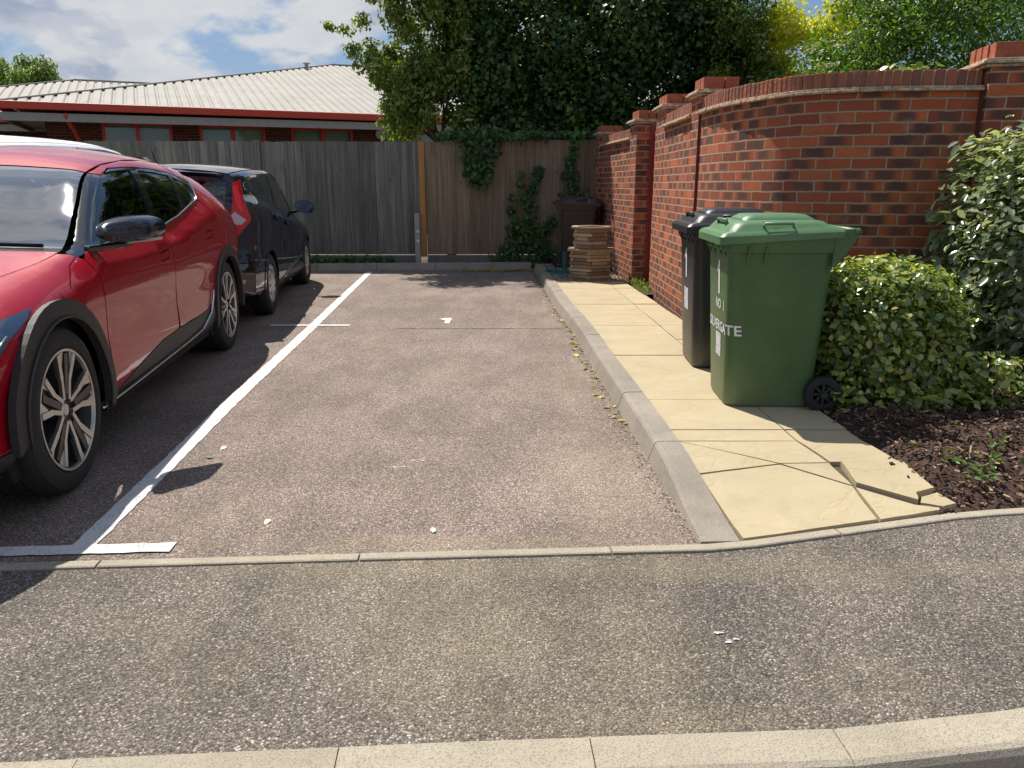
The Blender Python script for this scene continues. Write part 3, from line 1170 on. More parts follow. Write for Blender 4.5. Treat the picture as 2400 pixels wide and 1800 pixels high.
    for w_ in windows:
        a0, a1, z0_, z1_ = w_
        mb = MB()
        yb = ov + .035
        fw = .07

        def bb(aa, ab, za, zb_):
            mb.bar(Vector(pt((aa + ab) / 2, yb, za)), Vector(pt((aa + ab) / 2, yb, zb_)), ab - aa, .06, up=tuple(N_)) if False else None
            A, B_ = Vector(pt(aa, yb, 0)), Vector(pt(ab, yb, 0))
            d = N_ * .03
            v8 = []
            for zz in (za, zb_):
                for q2 in (A - d, B_ - d, B_ + d, A + d):
                    v8.append((q2.x, q2.y, zz))
            mb.add(v8, [(3, 2, 1, 0), (4, 5, 6, 7), (0, 1, 5, 4), (1, 2, 6, 5), (2, 3, 7, 6), (3, 0, 4, 7)])
        bb(a0, a1, z1_ - fw, z1_)
        bb(a0, a1, z0_, z0_ + fw)
        am = (a0 + a1) / 2
        bb(a0, a0 + fw, z0_ + fw, z1_ - fw)
        bb(a1 - fw, a1, z0_ + fw, z1_ - fw)
        bb(am - .05, am + .05, z0_ + fw, z1_ - fw)
        wf = mb.build('window', M_wframe, root)
        for (b0_, b1_) in ((a0 + fw, am - .05), (am + .05, a1 - fw)):
            mb = MB()
            A, B_ = pt(b0_, ov + .05, 0), pt(b1_, ov + .05, 0)
            mb.add([(A[0], A[1], z0_), (B_[0], B_[1], z0_), (B_[0], B_[1], z1_), (A[0], A[1], z1_)], [(0, 1, 2, 3)])
            mb.build('pane', M_glassb, wf, fix=False)
            mb = MB()
            hb = random.uniform(.25, .9) * (z1_ - z0_)
            A, B_ = pt(b0_, ov + .16, 0), pt(b1_, ov + .16, 0)
            mb.add([(A[0], A[1], z1_ - hb), (B_[0], B_[1], z1_ - hb), (B_[0], B_[1], z1_), (A[0], A[1], z1_)], [(0, 1, 2, 3)])
            mb.build('blind', M_blind, wf, fix=False)
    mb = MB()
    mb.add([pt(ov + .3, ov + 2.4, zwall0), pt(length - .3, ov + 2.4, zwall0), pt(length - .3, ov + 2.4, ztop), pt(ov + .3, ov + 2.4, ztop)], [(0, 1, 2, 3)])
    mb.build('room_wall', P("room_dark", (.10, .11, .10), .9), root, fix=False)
    if pipe:
        mb = MB()
        mb.tube([Vector(pt(pipe, -.1, ze - .22)), Vector(pt(pipe, -.05, ze - .34)), Vector(pt(pipe + .12, .30, ze - .62)), Vector(pt(pipe + .2, .66, ze - .95)), Vector(pt(pipe + .2, .68, .2))], .05, 8)
        mb.build('downpipe', M_fascia, root, smooth=True)
    if vent:
        q = pt(vent, ov - .03, 0)
        mb = MB()
        ring = []
        for (rr, dd) in ((.14, 0), (.15, -.04), (.125, -.06), (.115, -.03), (0.001, -.03)):
            ring.append([(q[0] + E_.x * rr * math.cos(t) + N_.x * dd, q[1] + E_.y * rr * math.cos(t) + N_.y * dd, 2.735 + rr * math.sin(t)) for t in np.linspace(0, 2 * PI, 25)[:-1]])
        mb.rings(ring)
        mb.build('round_vent', P("vent_grey", (.55, .57, .56), .5), root, autosmooth=40)
    return root


def glass_mat(name, tint, refl=1.0, rough=0.0, ior=1.5, base=.03):
    m, nt, b = new_mat(name)
    out = nt.n['Material Output']
    tr = nt.new('ShaderNodeBsdfTransparent')
    tr.inputs[0].default_value = (*tint, 1)
    gl = nt.new('ShaderNodeBsdfGlossy')
    gl.inputs['Roughness'].default_value = rough
    gl.inputs['Color'].default_value = (.95, .97, 1, 1)
    fr = nt.new('ShaderNodeFresnel')
    fr.inputs[0].default_value = ior
    f = nt.m('MULTIPLY_ADD', fr.outputs[0], .92 * refl, base, clamp=True)
    mx = nt.new('ShaderNodeMixShader')
    nt.l.new(f, mx.inputs[0])
    nt.l.new(tr.outputs[0], mx.inputs[1])
    nt.l.new(gl.outputs[0], mx.inputs[2])
    nt.l.new(mx.outputs[0], out.inputs[0])
    return m


M_glassb = glass_mat("window_glass", (.7, .76, .70), 1.0)
# main block
wins = [(2.0, 3.66, 1.3, 2.87), (4.34, 6.04, 1.3, 2.87), (6.74, 8.49, 1.3, 2.87), (10.13, 11.95, 1.3, 2.87), (14.2, 16.0, 1.3, 2.87)]
B1 = hip_building('low brick building with pale ribbed hipped roof, red gutters and red-framed windows beyond the fence', (-12.05, 19.12), 34, 9.86, 3.2, -.1, wins, vent=9.29, pipe=1.3)
B2 = hip_building('matching rear wing with pale ribbed roof at the far left behind the front block', (-19.63, 21.14), 22, 6.83, 3.2, -.1, [(13.0, 15.0, .9, 2.2)])
FL = thing('flue', 'small grey metal flue with flat cowl standing on the pale ridge', 'flue', (-7.6, 30.3, 5.3))
mb = MB()
mb.lathe([(.07, -.4), (.07, .30), (.0, .30)], n=12)
mb.build('flue_pipe', P("flue_grey", (.3, .3, .3), .5, metal=.5), FL, autosmooth=40)
mb = MB()
mb.lathe([(0, .32), (.14, .32), (.14, .345), (0, .36)], n=12)
mb.build('cowl', P("flue_grey2", (.35, .35, .35), .5, metal=.5), FL)
DP = MB()
DP.lathe([(.25, -.2), (.27, .15), (.2, .28), (0, .33)], (-5.3, 33.6, 5.82), n=14)
tag(DP.build('roof_vent', P("vent_pale", (.45, .44, .4), .7), smooth=True), 'low rounded vent cap on the pale ridge right of the flue', 'vent')


# ---------------------------------------------------------------- foliage
def leaf_mat(name, cols, rough=.45, trans=.35, spec=.5, tcol=None, back=None):
    m, nt, b = new_mat(name)
    out = nt.n['Material Output']
    isl = nt.island()
    n = len(cols)
    c = nt.ramp(isl, [(i / (n - 1), cc) for i, cc in enumerate(cols)])
    c = nt.mix(nt.m('MULTIPLY', nt.ss(nt.noise(nt.wpos(), 2.2, 3, .6), .4, .7), .35), c, tuple(x * .55 for x in cols[0]))
    if back:
        g = nt.new('ShaderNodeNewGeometry')
        c = nt.mix(g.outputs['Backfacing'], c, back)
    nt.put(b.inputs['Base Color'], c)
    b.inputs['Roughness'].default_value = rough
    b.inputs['Specular IOR Level'].default_value = spec
    tl = nt.new('ShaderNodeBsdfTranslucent')
    tc_ = nt.mix(1, c, tcol or (1.5, 1.6, .6), 'MULTIPLY')
    nt.l.new(tc_, tl.inputs[0])
    mx = nt.new('ShaderNodeMixShader')
    mx.inputs[0].default_value = trans
    nt.l.new(b.outputs[0], mx.inputs[1])
    nt.l.new(tl.outputs[0], mx.inputs[2])
    nt.l.new(mx.outputs[0], out.inputs[0])
    return m


def leaf_mesh(name, pos, nrm, size, mat, parent=None, shape='ovate', droop=0.25, aspect=.5, tipdown=.5):
    """pos, nrm: Nx3; size: N. each leaf six vertices folded on its midrib"""
    N = len(pos)
    if shape == 'ovate':
        T = np.array([[0, 0, 0], [-.62, .30, .16], [-.55, .66, .12], [0, 1, -.10], [.55, .66, .12], [.62, .30, .16]])
    else:   # lobed ivy-like
        T = np.array([[0, .08, 0], [-.95, .12, .12], [-.62, .62, .05], [0, 1, -.08], [.62, .62, .05], [.95, .12, .12]])
    T = T * np.array([aspect, 1, .5])
    T[:, 1] -= .3
    nrm = nrm / np.linalg.norm(nrm, axis=1, keepdims=True)
    rd = rng.normal(size=(N, 3))
    rd[:, 2] -= tipdown * 1.6
    t = rd - nrm * np.sum(rd * nrm, axis=1, keepdims=True)
    t /= np.linalg.norm(t, axis=1, keepdims=True) + 1e-9
    s = np.cross(t, nrm)
    V = pos[:, None, :] + size[:, None, None] * (T[None, :, 0, None] * s[:, None, :] + T[None, :, 1, None] * t[:, None, :] + T[None, :, 2, None] * nrm[:, None, :])
    V = V.reshape(-1, 3).astype(np.float32)
    base = (np.arange(N) * 6)[:, None]
    F = np.concatenate([base + np.array([[0, 1, 2, 3]]), base + np.array([[0, 3, 4, 5]])], axis=1).reshape(-1).astype(np.int32)
    me = bpy.data.meshes.new(name)
    me.vertices.add(len(V))
    me.vertices.foreach_set('co', V.reshape(-1))
    me.loops.add(len(F))
    me.loops.foreach_set('vertex_index', F)
    me.polygons.add(2 * N)
    me.polygons.foreach_set('loop_start', np.arange(0, 8 * N, 4, dtype=np.int32))
    me.polygons.foreach_set('loop_total', np.full(2 * N, 4, dtype=np.int32))
    me.update(calc_edges=True)
    me.materials.append(mat)
    o = bpy.data.objects.new(name, me)
    COL.objects.link(o)
    if parent:
        o.parent = parent
    return o


def rand_dirs(n, up=0.0, front=0.0):
    d = rng.normal(size=(n, 3))
    d /= np.linalg.norm(d, axis=1, keepdims=True)
    if up:
        d[:, 2] += up * np.abs(rng.normal(size=n)) * .6
    if front:
        d[:, 1] -= front * np.abs(rng.normal(size=n)) * .6
    d /= np.linalg.norm(d, axis=1, keepdims=True)
    return d


def clump_cloud(clumps, n, size, thick=.25, njit=.6, up=.4, front=.3):
    """clumps: list of (x,y,z,rx,ry,rz). leaves sit in the outer shell of each"""
    C = np.array(clumps, float)
    wts = (C[:, 3] * C[:, 4] + C[:, 3] * C[:, 5] + C[:, 4] * C[:, 5])
    wts /= wts.sum()
    idx = rng.choice(len(C), size=n, p=wts)
    d = rand_dirs(n, up, front)
    rad = 1 - thick * rng.random(n) ** 1.5 * 1.2 + rng.normal(size=n) * .06
    pos = C[idx, :3] + d * C[idx, 3:6] * rad[:, None]
    nr = d * .8 + rng.normal(size=(n, 3)) * njit + np.array([0, 0, .35])
    sz = size * (0.6 + .8 * rng.random(n))
    return pos, nr, sz


def branch_set(mb, a, tips, r0, r1=.006):
    for tp in tips:
        a_, b_ = Vector(a), Vector(tp)
        mid = a_.lerp(b_, .5) + Vector((random.uniform(-.15, .15), random.uniform(-.15, .15), random.uniform(.0, .25))) * (b_ - a_).length * .4
        pts_ = []
        for k in range(7):
            t = k / 6
            pts_.append(a_ * (1 - t) ** 2 + mid * 2 * t * (1 - t) + b_ * t * t)
        mb.tube(pts_, [r0 * (1 - k / 6) + r1 * k / 6 for k in range(7)], 6)


M_bark = P("bark", (.12, .095, .07), .9, var=.4, vs=20, bump=1, bs=30)
M_twig = P("twig_bark", (.22, .17, .13), .85, var=.3, vs=30)
M_ivy = leaf_mat("ivy_leaf", [(.010, .036, .008), (.022, .066, .012), (.040, .100, .016), (.095, .17, .028), (.027, .073, .013)], .46, .16, .35)
M_ivyfl = leaf_mat("ivy_leaf_yellow", [(.45, .30, .03), (.55, .40, .06)], .5, .3)
M_elder = leaf_mat("elder_leaf", [(.05, .10, .020), (.11, .175, .032), (.20, .27, .05), (.36, .40, .12)], .5, .42)
M_umbel = leaf_mat("elder_flower", [(.50, .43, .24), (.62, .55, .33), (.55, .45, .22)], .7, .3, tcol=(1, 1, .8))
M_lime = leaf_mat("golden_leaf", [(.50, .55, .03), (.62, .62, .05), (.42, .50, .04)], .5, .5, tcol=(1.2, 1.15, .4))
M_grnb = leaf_mat("green_shrub_leaf", [(.035, .085, .012), (.065, .14, .018), (.11, .20, .025), (.18, .27, .04)], .42, .42)
M_will = leaf_mat("willow_leaf", [(.09, .15, .028), (.13, .20, .04), (.17, .24, .05)], .5, .4)
M_bush = leaf_mat("glossy_bush_leaf", [(.04, .085, .016), (.13, .20, .036), (.26, .33, .062), (.44, .48, .12), (.60, .54, .22)], .24, .30, .9)
M_sil = leaf_mat("silvery_bush_leaf", [(.15, .20, .10), (.38, .42, .27), (.62, .63, .46), (.80, .80, .66)], .25, .25, .9, back=(.15, .19, .10))


def tree(name, label, root, clumps, n, size, mat, shape='ovate', trunk=None, group=None, cat='tree', aspect=.5, thick=.25, up=.4, front=.3, njit=.6, tipdown=.5, flowers=0, fl_mat=None, fl_size=.03, branches=10):
    t = thing(name, label, cat, root, 0, group)
    C = [(c[0] - root[0], c[1] - root[1], c[2] - root[2], c[3], c[4], c[5]) for c in clumps]
    pos, nr, sz = clump_cloud(C, n, size, thick, njit, up, front)
    leaf_mesh('foliage' if cat != 'tree' else 'crown', pos, nr, sz, mat, t, shape, aspect=aspect, tipdown=tipdown)
    mb = MB()
    top = max(c[2] for c in C)
    cc = np.mean(np.array(C)[:, :3], axis=0)
    r0 = trunk or .1
    fork = Vector((cc[0] * .3, cc[1] * .3, top * .35))
    mb.tube([(0, 0, -.1), (fork.x * .3, fork.y * .3, fork.z * .5), tuple(fork)], [r0 * 1.25, r0, r0 * .8], 10)
    near_ = [c for c in C if math.hypot(c[0] - cc[0], c[1] - cc[1]) < 1.2 and c[2] < top * .62] or C
    tips = random.sample(near_, min(branches, len(near_)))
    branch_set(mb, fork, [(c[0], c[1], c[2]) for c in tips], r0 * .55)
    mb.build('trunk' if cat == 'tree' else 'stems', M_bark, t, smooth=True)
    if flowers:
        ps, ns, ss = [], [], []
        Ca = np.array(C)
        # flat flower heads: discs of tiny petals on the sunny outside
        for k in range(flowers):
            c = Ca[rng.integers(len(Ca))]
            d = rand_dirs(1, .9, .6)[0]
            ctr = c[:3] + d * c[3:6] * 1.02
            nr_ = np.array([0, -.25, 1.0]) + rng.normal(size=3) * .25
            m_ = 26
            rr = np.sqrt(rng.random(m_)) * fl_size * 2.6
            th_ = rng.random(m_) * 2 * PI
            ps.append(ctr + np.stack([rr * np.cos(th_), rr * np.sin(th_), rng.normal(size=m_) * .006], 1))
            ns.append(np.tile(nr_, (m_, 1)) + rng.normal(size=(m_, 3)) * .3)
            ss.append(np.full(m_, fl_size) * (.7 + .6 * rng.random(m_)))
        o = leaf_mesh('flowers', np.concatenate(ps), np.concatenate(ns), np.concatenate(ss), fl_mat, t, 'ovate', aspect=.9, tipdown=0)
    return t


def fill_clumps(fn, n, r, jit=.3):
    out = []
    tries = 0
    while len(out) < n and tries < n * 60:
        tries += 1
        q = fn()
        if q is None:
            continue
        k = r * random.uniform(1 - jit, 1 + jit)
        out.append((*q, k, k, k * random.uniform(.75, 1.05)))
    return out


# the big ivy-clad tree over the fence
def env_ivy():
    x = random.uniform(-1.35, 3.7)
    z = random.uniform(1.9, 5.1)
    y = random.uniform(13.1, 15.6)
    # envelope in plan and elevation; a slightly proud lower skirt
    cx_ = 1.35
    k = ((x - cx_) / 2.65) ** 2 + ((y - 14.4) / 1.35) ** 2 + (max(0, z - 3.2) / 2.1) ** 2
    if k > 1:
        return None
    if z < 2.5 and x < -.75:
        return None
    return (x, y, z)


IVT = tree('ivy_clad_tree', 'large dark tree smothered in ivy rising behind the brown fence panel', (1.2, 14.4, 0), fill_clumps(env_ivy, 150, .46, .45), 90000, .072, M_ivy, 'lobed', .22, aspect=.52, thick=.32, front=.5, njit=.55, tipdown=1.1)
# yellowed ivy leaves scattered on it
C_ = np.array(fill_clumps(env_ivy, 60, .46))
pos, nr, sz = clump_cloud([(c[0] - 1.2, c[1] - 14.4, *c[2:]) for c in C_], 130, .075, .02, .5, 0, 1.5)
leaf_mesh('yellow_leaves', pos, nr, sz, M_ivyfl, IVT, 'ovate', aspect=.45, tipdown=1.5)


# the hanging apron of ivy spilling over the fence top
def ivy_patch(name, label, spots, n, size, y0=12.56):
    pos = []
    for k in range(n):
        sx_, sz_, rx, rz_ = random.choice(spots)
        pos.append((sx_ + random.gauss(0, rx), y0 - abs(random.gauss(0, .045)), max(.06, sz_ + random.gauss(0, rz_))))
    pos = np.array(pos)
    nr = np.tile(np.array([0., -1., .45]), (len(pos), 1)) + rng.normal(size=(len(pos), 3)) * .4
    t = thing(name, label, 'ivy', (0, 12.5, 0))
    pos[:, 1] -= 12.5
    leaf_mesh('leaves', pos, nr, size * (.6 + .8 * rng.random(len(pos))), M_ivy, t, 'lobed', aspect=.5, tipdown=1.3)
    mb = MB()
    for sx_, sz_, rx, rz_ in spots[::3]:
        mb.tube([(sx_, .10, max(.05, sz_ - rz_ * 2)), (sx_ + random.uniform(-.06, .06), .085, sz_), (sx_ + random.uniform(-.08, .08), .095, sz_ + rz_ * 1.6)], .004, 5)
    mb.build('stems', M_twig, t)
    return t


sp = []
for x in np.linspace(-1.05, .45, 16):
    sp.append((x, 2.045, .07, .035))
sp += [(-.52 + random.uniform(-.16, .16), z, .13 * (z - 1.2), .10) for z in (1.98, 1.92, 1.85, 1.8, 1.75, 1.7, 1.65, 1.58, 1.52, 1.46) for _ in range(4)]
sp += [(x, 2.06, .12, .02) for x in (.6, .9, 1.2)]
ivy_patch('ivy_curtain', 'dark ivy curtain spilling over the top of the brown fence panel', sp, 2600, .07, 12.54)
sp = []
for x, z, r_ in ((-.15, .12, .12), (.0, .2, .13), (.15, .3, .13), (.02, .45, .1), (.2, .42, .14), (.35, .45, .12), (.45, .33, .12), (.5, .6, .08), (.62, .72, .05), (.2, .62, .09), (.05, .68, .07), (.3, .85, .08), (.26, 1.0, .08), (.22, 1.1, .07), (.32, 1.22, .05), (.38, 1.38, .05), (.42, 1.5, .05), (-.02, .9, .04), (.0, 1.1, .02), (.13, 1.3, .03), (.14, 1.45, .02), (.6, .2, .1), (.75, .15, .1), (.4, .12, .15), (-.1, .3, .06)):
    sp.append((x, z, r_ * .7, r_ * .75))
ivy_patch('ivy_climber', 'ivy climbing from the ground up the middle of the brown fence panel', sp, 1500, .058)
sp = []
for z in np.linspace(1.15, 1.95, 9):
    sp.append((.95 + .04 * math.sin(z * 7), z, .035 if z > 1.5 else .085, .05))
ivy_patch('ivy_climber', 'thin strand of ivy on the fence directly above the brown bin', sp, 330, .055)


# elder on the left of the ivy tree
def env_eld():
    x = random.uniform(-2.4, -.7)
    z = random.uniform(2.1, 5.0)
    if -1.30 < x < -.80 and 2.15 < z < 2.85:
        return None
    y = random.uniform(13.2, 14.6)
    xl = -2.20 + .30 * math.sin(z * 1.7)
    if z < 2.6:
        xl = -2.1
    if x < xl:
        return None
    return (x, y, z)


cl = fill_clumps(env_eld, 110, .25) + [(random.uniform(-2.05, -1.35), random.uniform(12.95, 13.4), random.uniform(2.2, 3.3), .19, .19, .19) for _ in range(26)] + [(random.uniform(-3.3, -.8), random.uniform(12.9, 13.9), random.uniform(4.55, 5.6), .3, .3, .22) for _ in range(26)]
cl += [(-2.45, 13.7, 3.9, .2, .2, .14), (-2.75, 13.6, 3.75, .16, .16, .1), (-2.62, 13.65, 3.45, .18, .16, .14), (-3.0, 13.6, 3.82, .14, .14, .07), (-2.3, 13.7, 4.3, .22, .2, .15), (-2.35, 13.7, 3.55, .15, .15, .12)]
tree('elder_tree', 'sunlit elder with cream flower heads at the left flank of the ivy tree', (-1.1, 14.2, 0), cl, 40000, .080, M_elder, 'ovate', .07, aspect=.36, thick=.7, flowers=210, fl_mat=M_umbel, fl_size=.028, tipdown=1.0, njit=.7)


def env_eld2():
    x = random.uniform(3.0, 4.75)
    z = random.uniform(2.6, 5.0)
    y = random.uniform(12.9, 14.4)
    if x > 4.10 + .15 * math.sin(z * 2.3) or x < 3.3 - (z - 3) * .25:
        return None
    return (x, y, z)


tree('elder_tree', 'olive elder in flower between the ivy tree and the golden tree', (3.8, 13.8, 0), fill_clumps(env_eld2, 80, .27), 20000, .070, M_elder, 'ovate', .07, aspect=.36, thick=.7, flowers=95, fl_mat=M_umbel, fl_size=.026, tipdown=1.0)


def env_box(x0, x1, y0, y1, z0, fz):
    def f():
        x = random.uniform(x0, x1)
        y = random.uniform(y0, y1)
        z = random.uniform(z0, fz(x))
        return (x, y, z)
    return f


tree('golden_tree', 'bright yellow-leaved tree seen over the brick wall', (5.3, 14.5, 0), fill_clumps(env_box(4.25, 6.6, 13.2, 14.6, 2.4, lambda x: 4.1), 50, .34), 16000, .07, M_lime, 'ovate', .09, thick=.7, aspect=.5, up=.6)
tree('garden_shrub', 'broad green flowering elder shrub behind the curved brick wall', (5.6, 9.6, 0), fill_clumps(env_box(3.25, 8.2, 8.6, 10.8, 1.7, lambda x: 2.15 + max(0, min(1, (x - 3.4) / .9)) * 1.75), 300, .34), 88000, .050, M_grnb, 'ovate', .09, cat='shrub', thick=.6, aspect=.36, up=.8, flowers=150, fl_mat=M_umbel, fl_size=.024, njit=.7)
tree('garden_shrub', 'dark glossy shrub with reddish tips just behind the wall near the right pier', (3.2, 6.6, 0), [(3.05, 6.5, 2.0, .22, .22, .2), (3.3, 6.6, 2.05, .2, .2, .2), (3.45, 6.7, 1.9, .25, .25, .22), (2.85, 6.6, 1.85, .2, .2, .2), (3.2, 6.6, 1.5, .5, .3, .4)], 700, .09, M_bush, 'ovate', .04, cat='shrub', aspect=.6)


def env_will():
    x = random.uniform(-31.8, -24.6)
    c = (x + 27.2) / 4.2
    z = random.uniform(3.2, 8.9)
    top = 8.1 * math.sqrt(max(0, 1 - c * c * .5)) + .35 * math.sin(x * 2.1)
    if z > top:
        return None
    return (x, random.uniform(43, 47), z)


tree('willow_tree', 'distant pale green willow showing above the rear roof at far left', (-26.3, 45, 0), fill_clumps(env_will, 190, .55), 34000, .22, M_will, 'ovate', .35, aspect=.28, thick=.6, tipdown=2.5)

# low growth along the bottom of the grey fence
n = 900
pos = np.stack([rng.uniform(-3.6, -1.9, n), 12.42 + rng.normal(size=n) * .06, .06 + np.abs(rng.normal(size=n)) * .055], 1)
tag(leaf_mesh('ground_weeds', pos, rng.normal(size=(n, 3)) * .5 + np.array([0, -.4, 1]), .05 * (.6 + .8 * rng.random(n)), M_ivy, None, 'lobed'), 'low weeds along the foot of the grey fence panel', 'weeds', kind='stuff')


# ---------------------------------------------------------------- near bushes and mulch bed
def bush_cloud(c, r, n, size, pw=2.6, zcut=.05, thick=.26):
    """superellipsoid shell"""
    d = rand_dirs(n, .25, .3)
    k = (np.abs(d[:, 0]) ** pw + np.abs(d[:, 1]) ** pw + np.abs(d[:, 2]) ** pw) ** (-1 / pw)
    lump = 1 + .05 * np.sin(d[:, 0] * 9 + 1) * np.cos(d[:, 2] * 8) + .04 * np.sin(d[:, 1] * 13 + d[:, 2] * 6)
    rad = k * lump * (1 - thick * rng.random(n) ** 1.2 + .045 * rng.normal(size=n))
    pos = np.array(c) + d * np.array(r) * rad[:, None]
    nr = d + rng.normal(size=(n, 3)) * .75 + np.array([0, 0, .8])
    keep = pos[:, 2] > zcut
    return pos[keep], nr[keep], (size * (.45 + 1.0 * rng.random(n)))[keep]


BU1 = thing('clipped_bush', 'low rounded glossy green bush between the green bin and the silvery bush', 'bush', (2.15, 4.46, 0))
p1, n1_, s1 = bush_cloud((0, 0, .47), (.46, .42, .41), 8800, .042)
p2, n2_, s2 = bush_cloud((0, 0, .47), (.35, .32, .33), 2500, .045)
p3 = np.concatenate([np.stack([rng.uniform(-.38, .5, 520), rng.uniform(-.45, -.25, 520), rng.uniform(.03, .2, 520)], 1), np.stack([rng.uniform(.35, .75, 420), rng.uniform(-.42, -.1, 420), rng.uniform(.05, .36, 420)], 1)])
leaf_mesh('foliage', np.concatenate([p1, p2, p3]), np.array([0, 0, .3]) + np.concatenate([n1_, n2_, rng.normal(size=(len(p3), 3)) * .5 + np.array([0, -.5, .8])]), np.concatenate([s1, s2, .055 * (.6 + .7 * rng.random(len(p3)))]), M_bush, BU1, 'ovate', aspect=.52, tipdown=.5)
mb = MB()
for k in range(46):
    a = rng.uniform(0, 2 * PI)
    rr = rng.uniform(.15, .44)
    z = rng.uniform(.25, .9)
    mb.tube([(rr * .15 * math.cos(a), rr * .15 * math.sin(a), 0), (rr * .6 * math.cos(a), rr * .6 * math.sin(a), z * .55), (rr * math.cos(a), rr * math.sin(a), z)], [.008, .005, .002], 5)
mb.build('twigs', M_twig, BU1)
BU2 = thing('silvery_bush', 'tall silvery-leaved bush against the brick wall at the right edge', 'bush', (3.30, 4.70, 0))
p1, n1_, s1 = bush_cloud((.02, 0, .86), (.60, .52, .84), 9500, .056, 2.2)
p2, n2_, s2 = bush_cloud((0, 0, .84), (.46, .42, .7), 3000, .066, 2.2)
p3, n3_, s3 = bush_cloud((-.30, .32, 1.0), (.30, .2, .62), 900, .07, 2.2)
leaf_mesh('foliage', np.concatenate([p1, p2, p3]), np.concatenate([n1_, n2_, n3_]) + np.array([-.1, 0, .5]), np.concatenate([s1, s2, s3]) * 1.08, M_sil, BU2, 'ovate', aspect=.42, tipdown=.6)
mb = MB()
for k in range(40):
    a = rng.uniform(0, 2 * PI)
    rr = rng.uniform(.2, .55)
    z = rng.uniform(.4, 1.6)
    mb.tube([(rr * .15 * math.cos(a), rr * .15 * math.sin(a), 0), (rr * .6 * math.cos(a), rr * .6 * math.sin(a), z * .55), (rr * math.cos(a), rr * math.sin(a), z)], [.011, .007, .003], 5)
mb.build('twigs', M_twig, BU2)

M_mulch = P("mulch_soil", (.045, .022, .014), .95, var=.6, vs=30, bump=1, bs=50)
# bed surface
xs_ = np.linspace(1.6, 6.5, 60)
ysb = np.linspace(2.75, 5.5, 44)
vs, fs = [], []
for j, y in enumerate(ysb):
    for i, x in enumerate(xs_):
        yy = y
        lo = 2.572 + (min(x, 2.1) - .80) * .27 + max(0, x - 2.1) * .09 + .03
        yy = lo + (5.5 - lo) * j / 43
        xl = right_x(min(yy, 9.9)) + .012
        xx = xl + (6.5 - xl) * i / 59
        e = min(1, (yy - lo) / .35) * min(1, (xx - xl) / .12)
        z = pz(yy) - .035 + .055 * e + .02 * math.sin(xx * 7) * math.cos(yy * 6) * e + random.uniform(-.008, .008) * e
        vs.append((xx, yy, z))
for j in range(43):
    for i in range(59):
        a = j * 60 + i
        fs.append((a, a + 1, a + 61, a + 60))
mb = MB()
mb.add(vs, fs)
o = mb.build('planting_bed', M_mulch, smooth=True)
o['kind'] = 'structure'
bedv = np.array(vs)
M_chip, nt, b = new_mat("bark_chip")
c = nt.ramp(nt.island(), [(0, (.030, .015, .010)), (.4, (.075, .036, .022)), (.7, (.13, .065, .038)), (.88, (.22, .125, .070)), (.97, (.40, .28, .17)), (1, (.50, .38, .25))])
nt.put(b.inputs['Base Color'], c)
b.inputs['Roughness'].default_value = .8
mb = MB()
for k in range(27000):
    q = bedv[rng.integers(len(bedv))] + rng.normal(size=3) * np.array([.05, .04, 0])
    if q[0] > 4.4 or q[0] < right_x(min(q[1], 9)) - .03 or q[1] < 2.60 + (min(q[0], 2.1) - .8) * .27 + max(0, q[0] - 2.1) * .09:
        continue
    L_ = abs(random.gauss(.012, .014)) + .008
    mb.box((q[0], q[1], q[2] + random.uniform(.002, .022)), (L_, random.uniform(.005, .013), random.uniform(.002, .006)), random.uniform(0, PI), random.gauss(0, .5), random.gauss(0, .45))
tag(mb.build('bark_mulch', M_chip, fix=False), 'loose brown bark chips covering the bed under the bushes', 'mulch', kind='stuff')
n = 320
cx_ = rng.uniform(1.9, 3.2, 26)
cyy = rng.uniform(2.95, 3.75, 26)
ii = rng.integers(0, 26, n)
pos = np.stack([cx_[ii] + rng.normal(size=n) * .035, cyy[ii] + rng.normal(size=n) * .03, .085 + np.abs(rng.normal(size=n)) * .022], 1)
pos = pos[pos[:, 1] > 2.68 + (np.minimum(pos[:, 0], 2.1) - .8) * .27]
tag(leaf_mesh('seedlings', pos, rng.normal(size=(len(pos), 3)) * .4 + np.array([0, -.2, 1]), .032 * (.5 + .9 * rng.random(len(pos))), M_grnb, None, 'ovate'), 'small green seedlings scattered over the bark mulch', 'seedlings', kind='stuff')
# grass and weeds at the foot of the gate
n = 500
pos = np.stack([rng.uniform(1.50, 1.68, n), rng.uniform(9.0, 9.95, n), .07 + np.abs(rng.normal(size=n)) * .03], 1)
tag(leaf_mesh('gate_grass', pos, rng.normal(size=(n, 3)) + np.array([0, -.5, .2]), .05 * (.5 + rng.random(n)), M_elder, None, 'ovate', aspect=.12, tipdown=-1.2), 'grass tufts at the foot of the red gate', 'grass', kind='stuff')
poly_sheet('gate_threshold', [(right_x(9.9) - .01, 9.98), (right_x(9.0), 8.9), (1.66, 8.9), (1.9, 9.3), (1.9, 9.98)], .058, M_dirt)
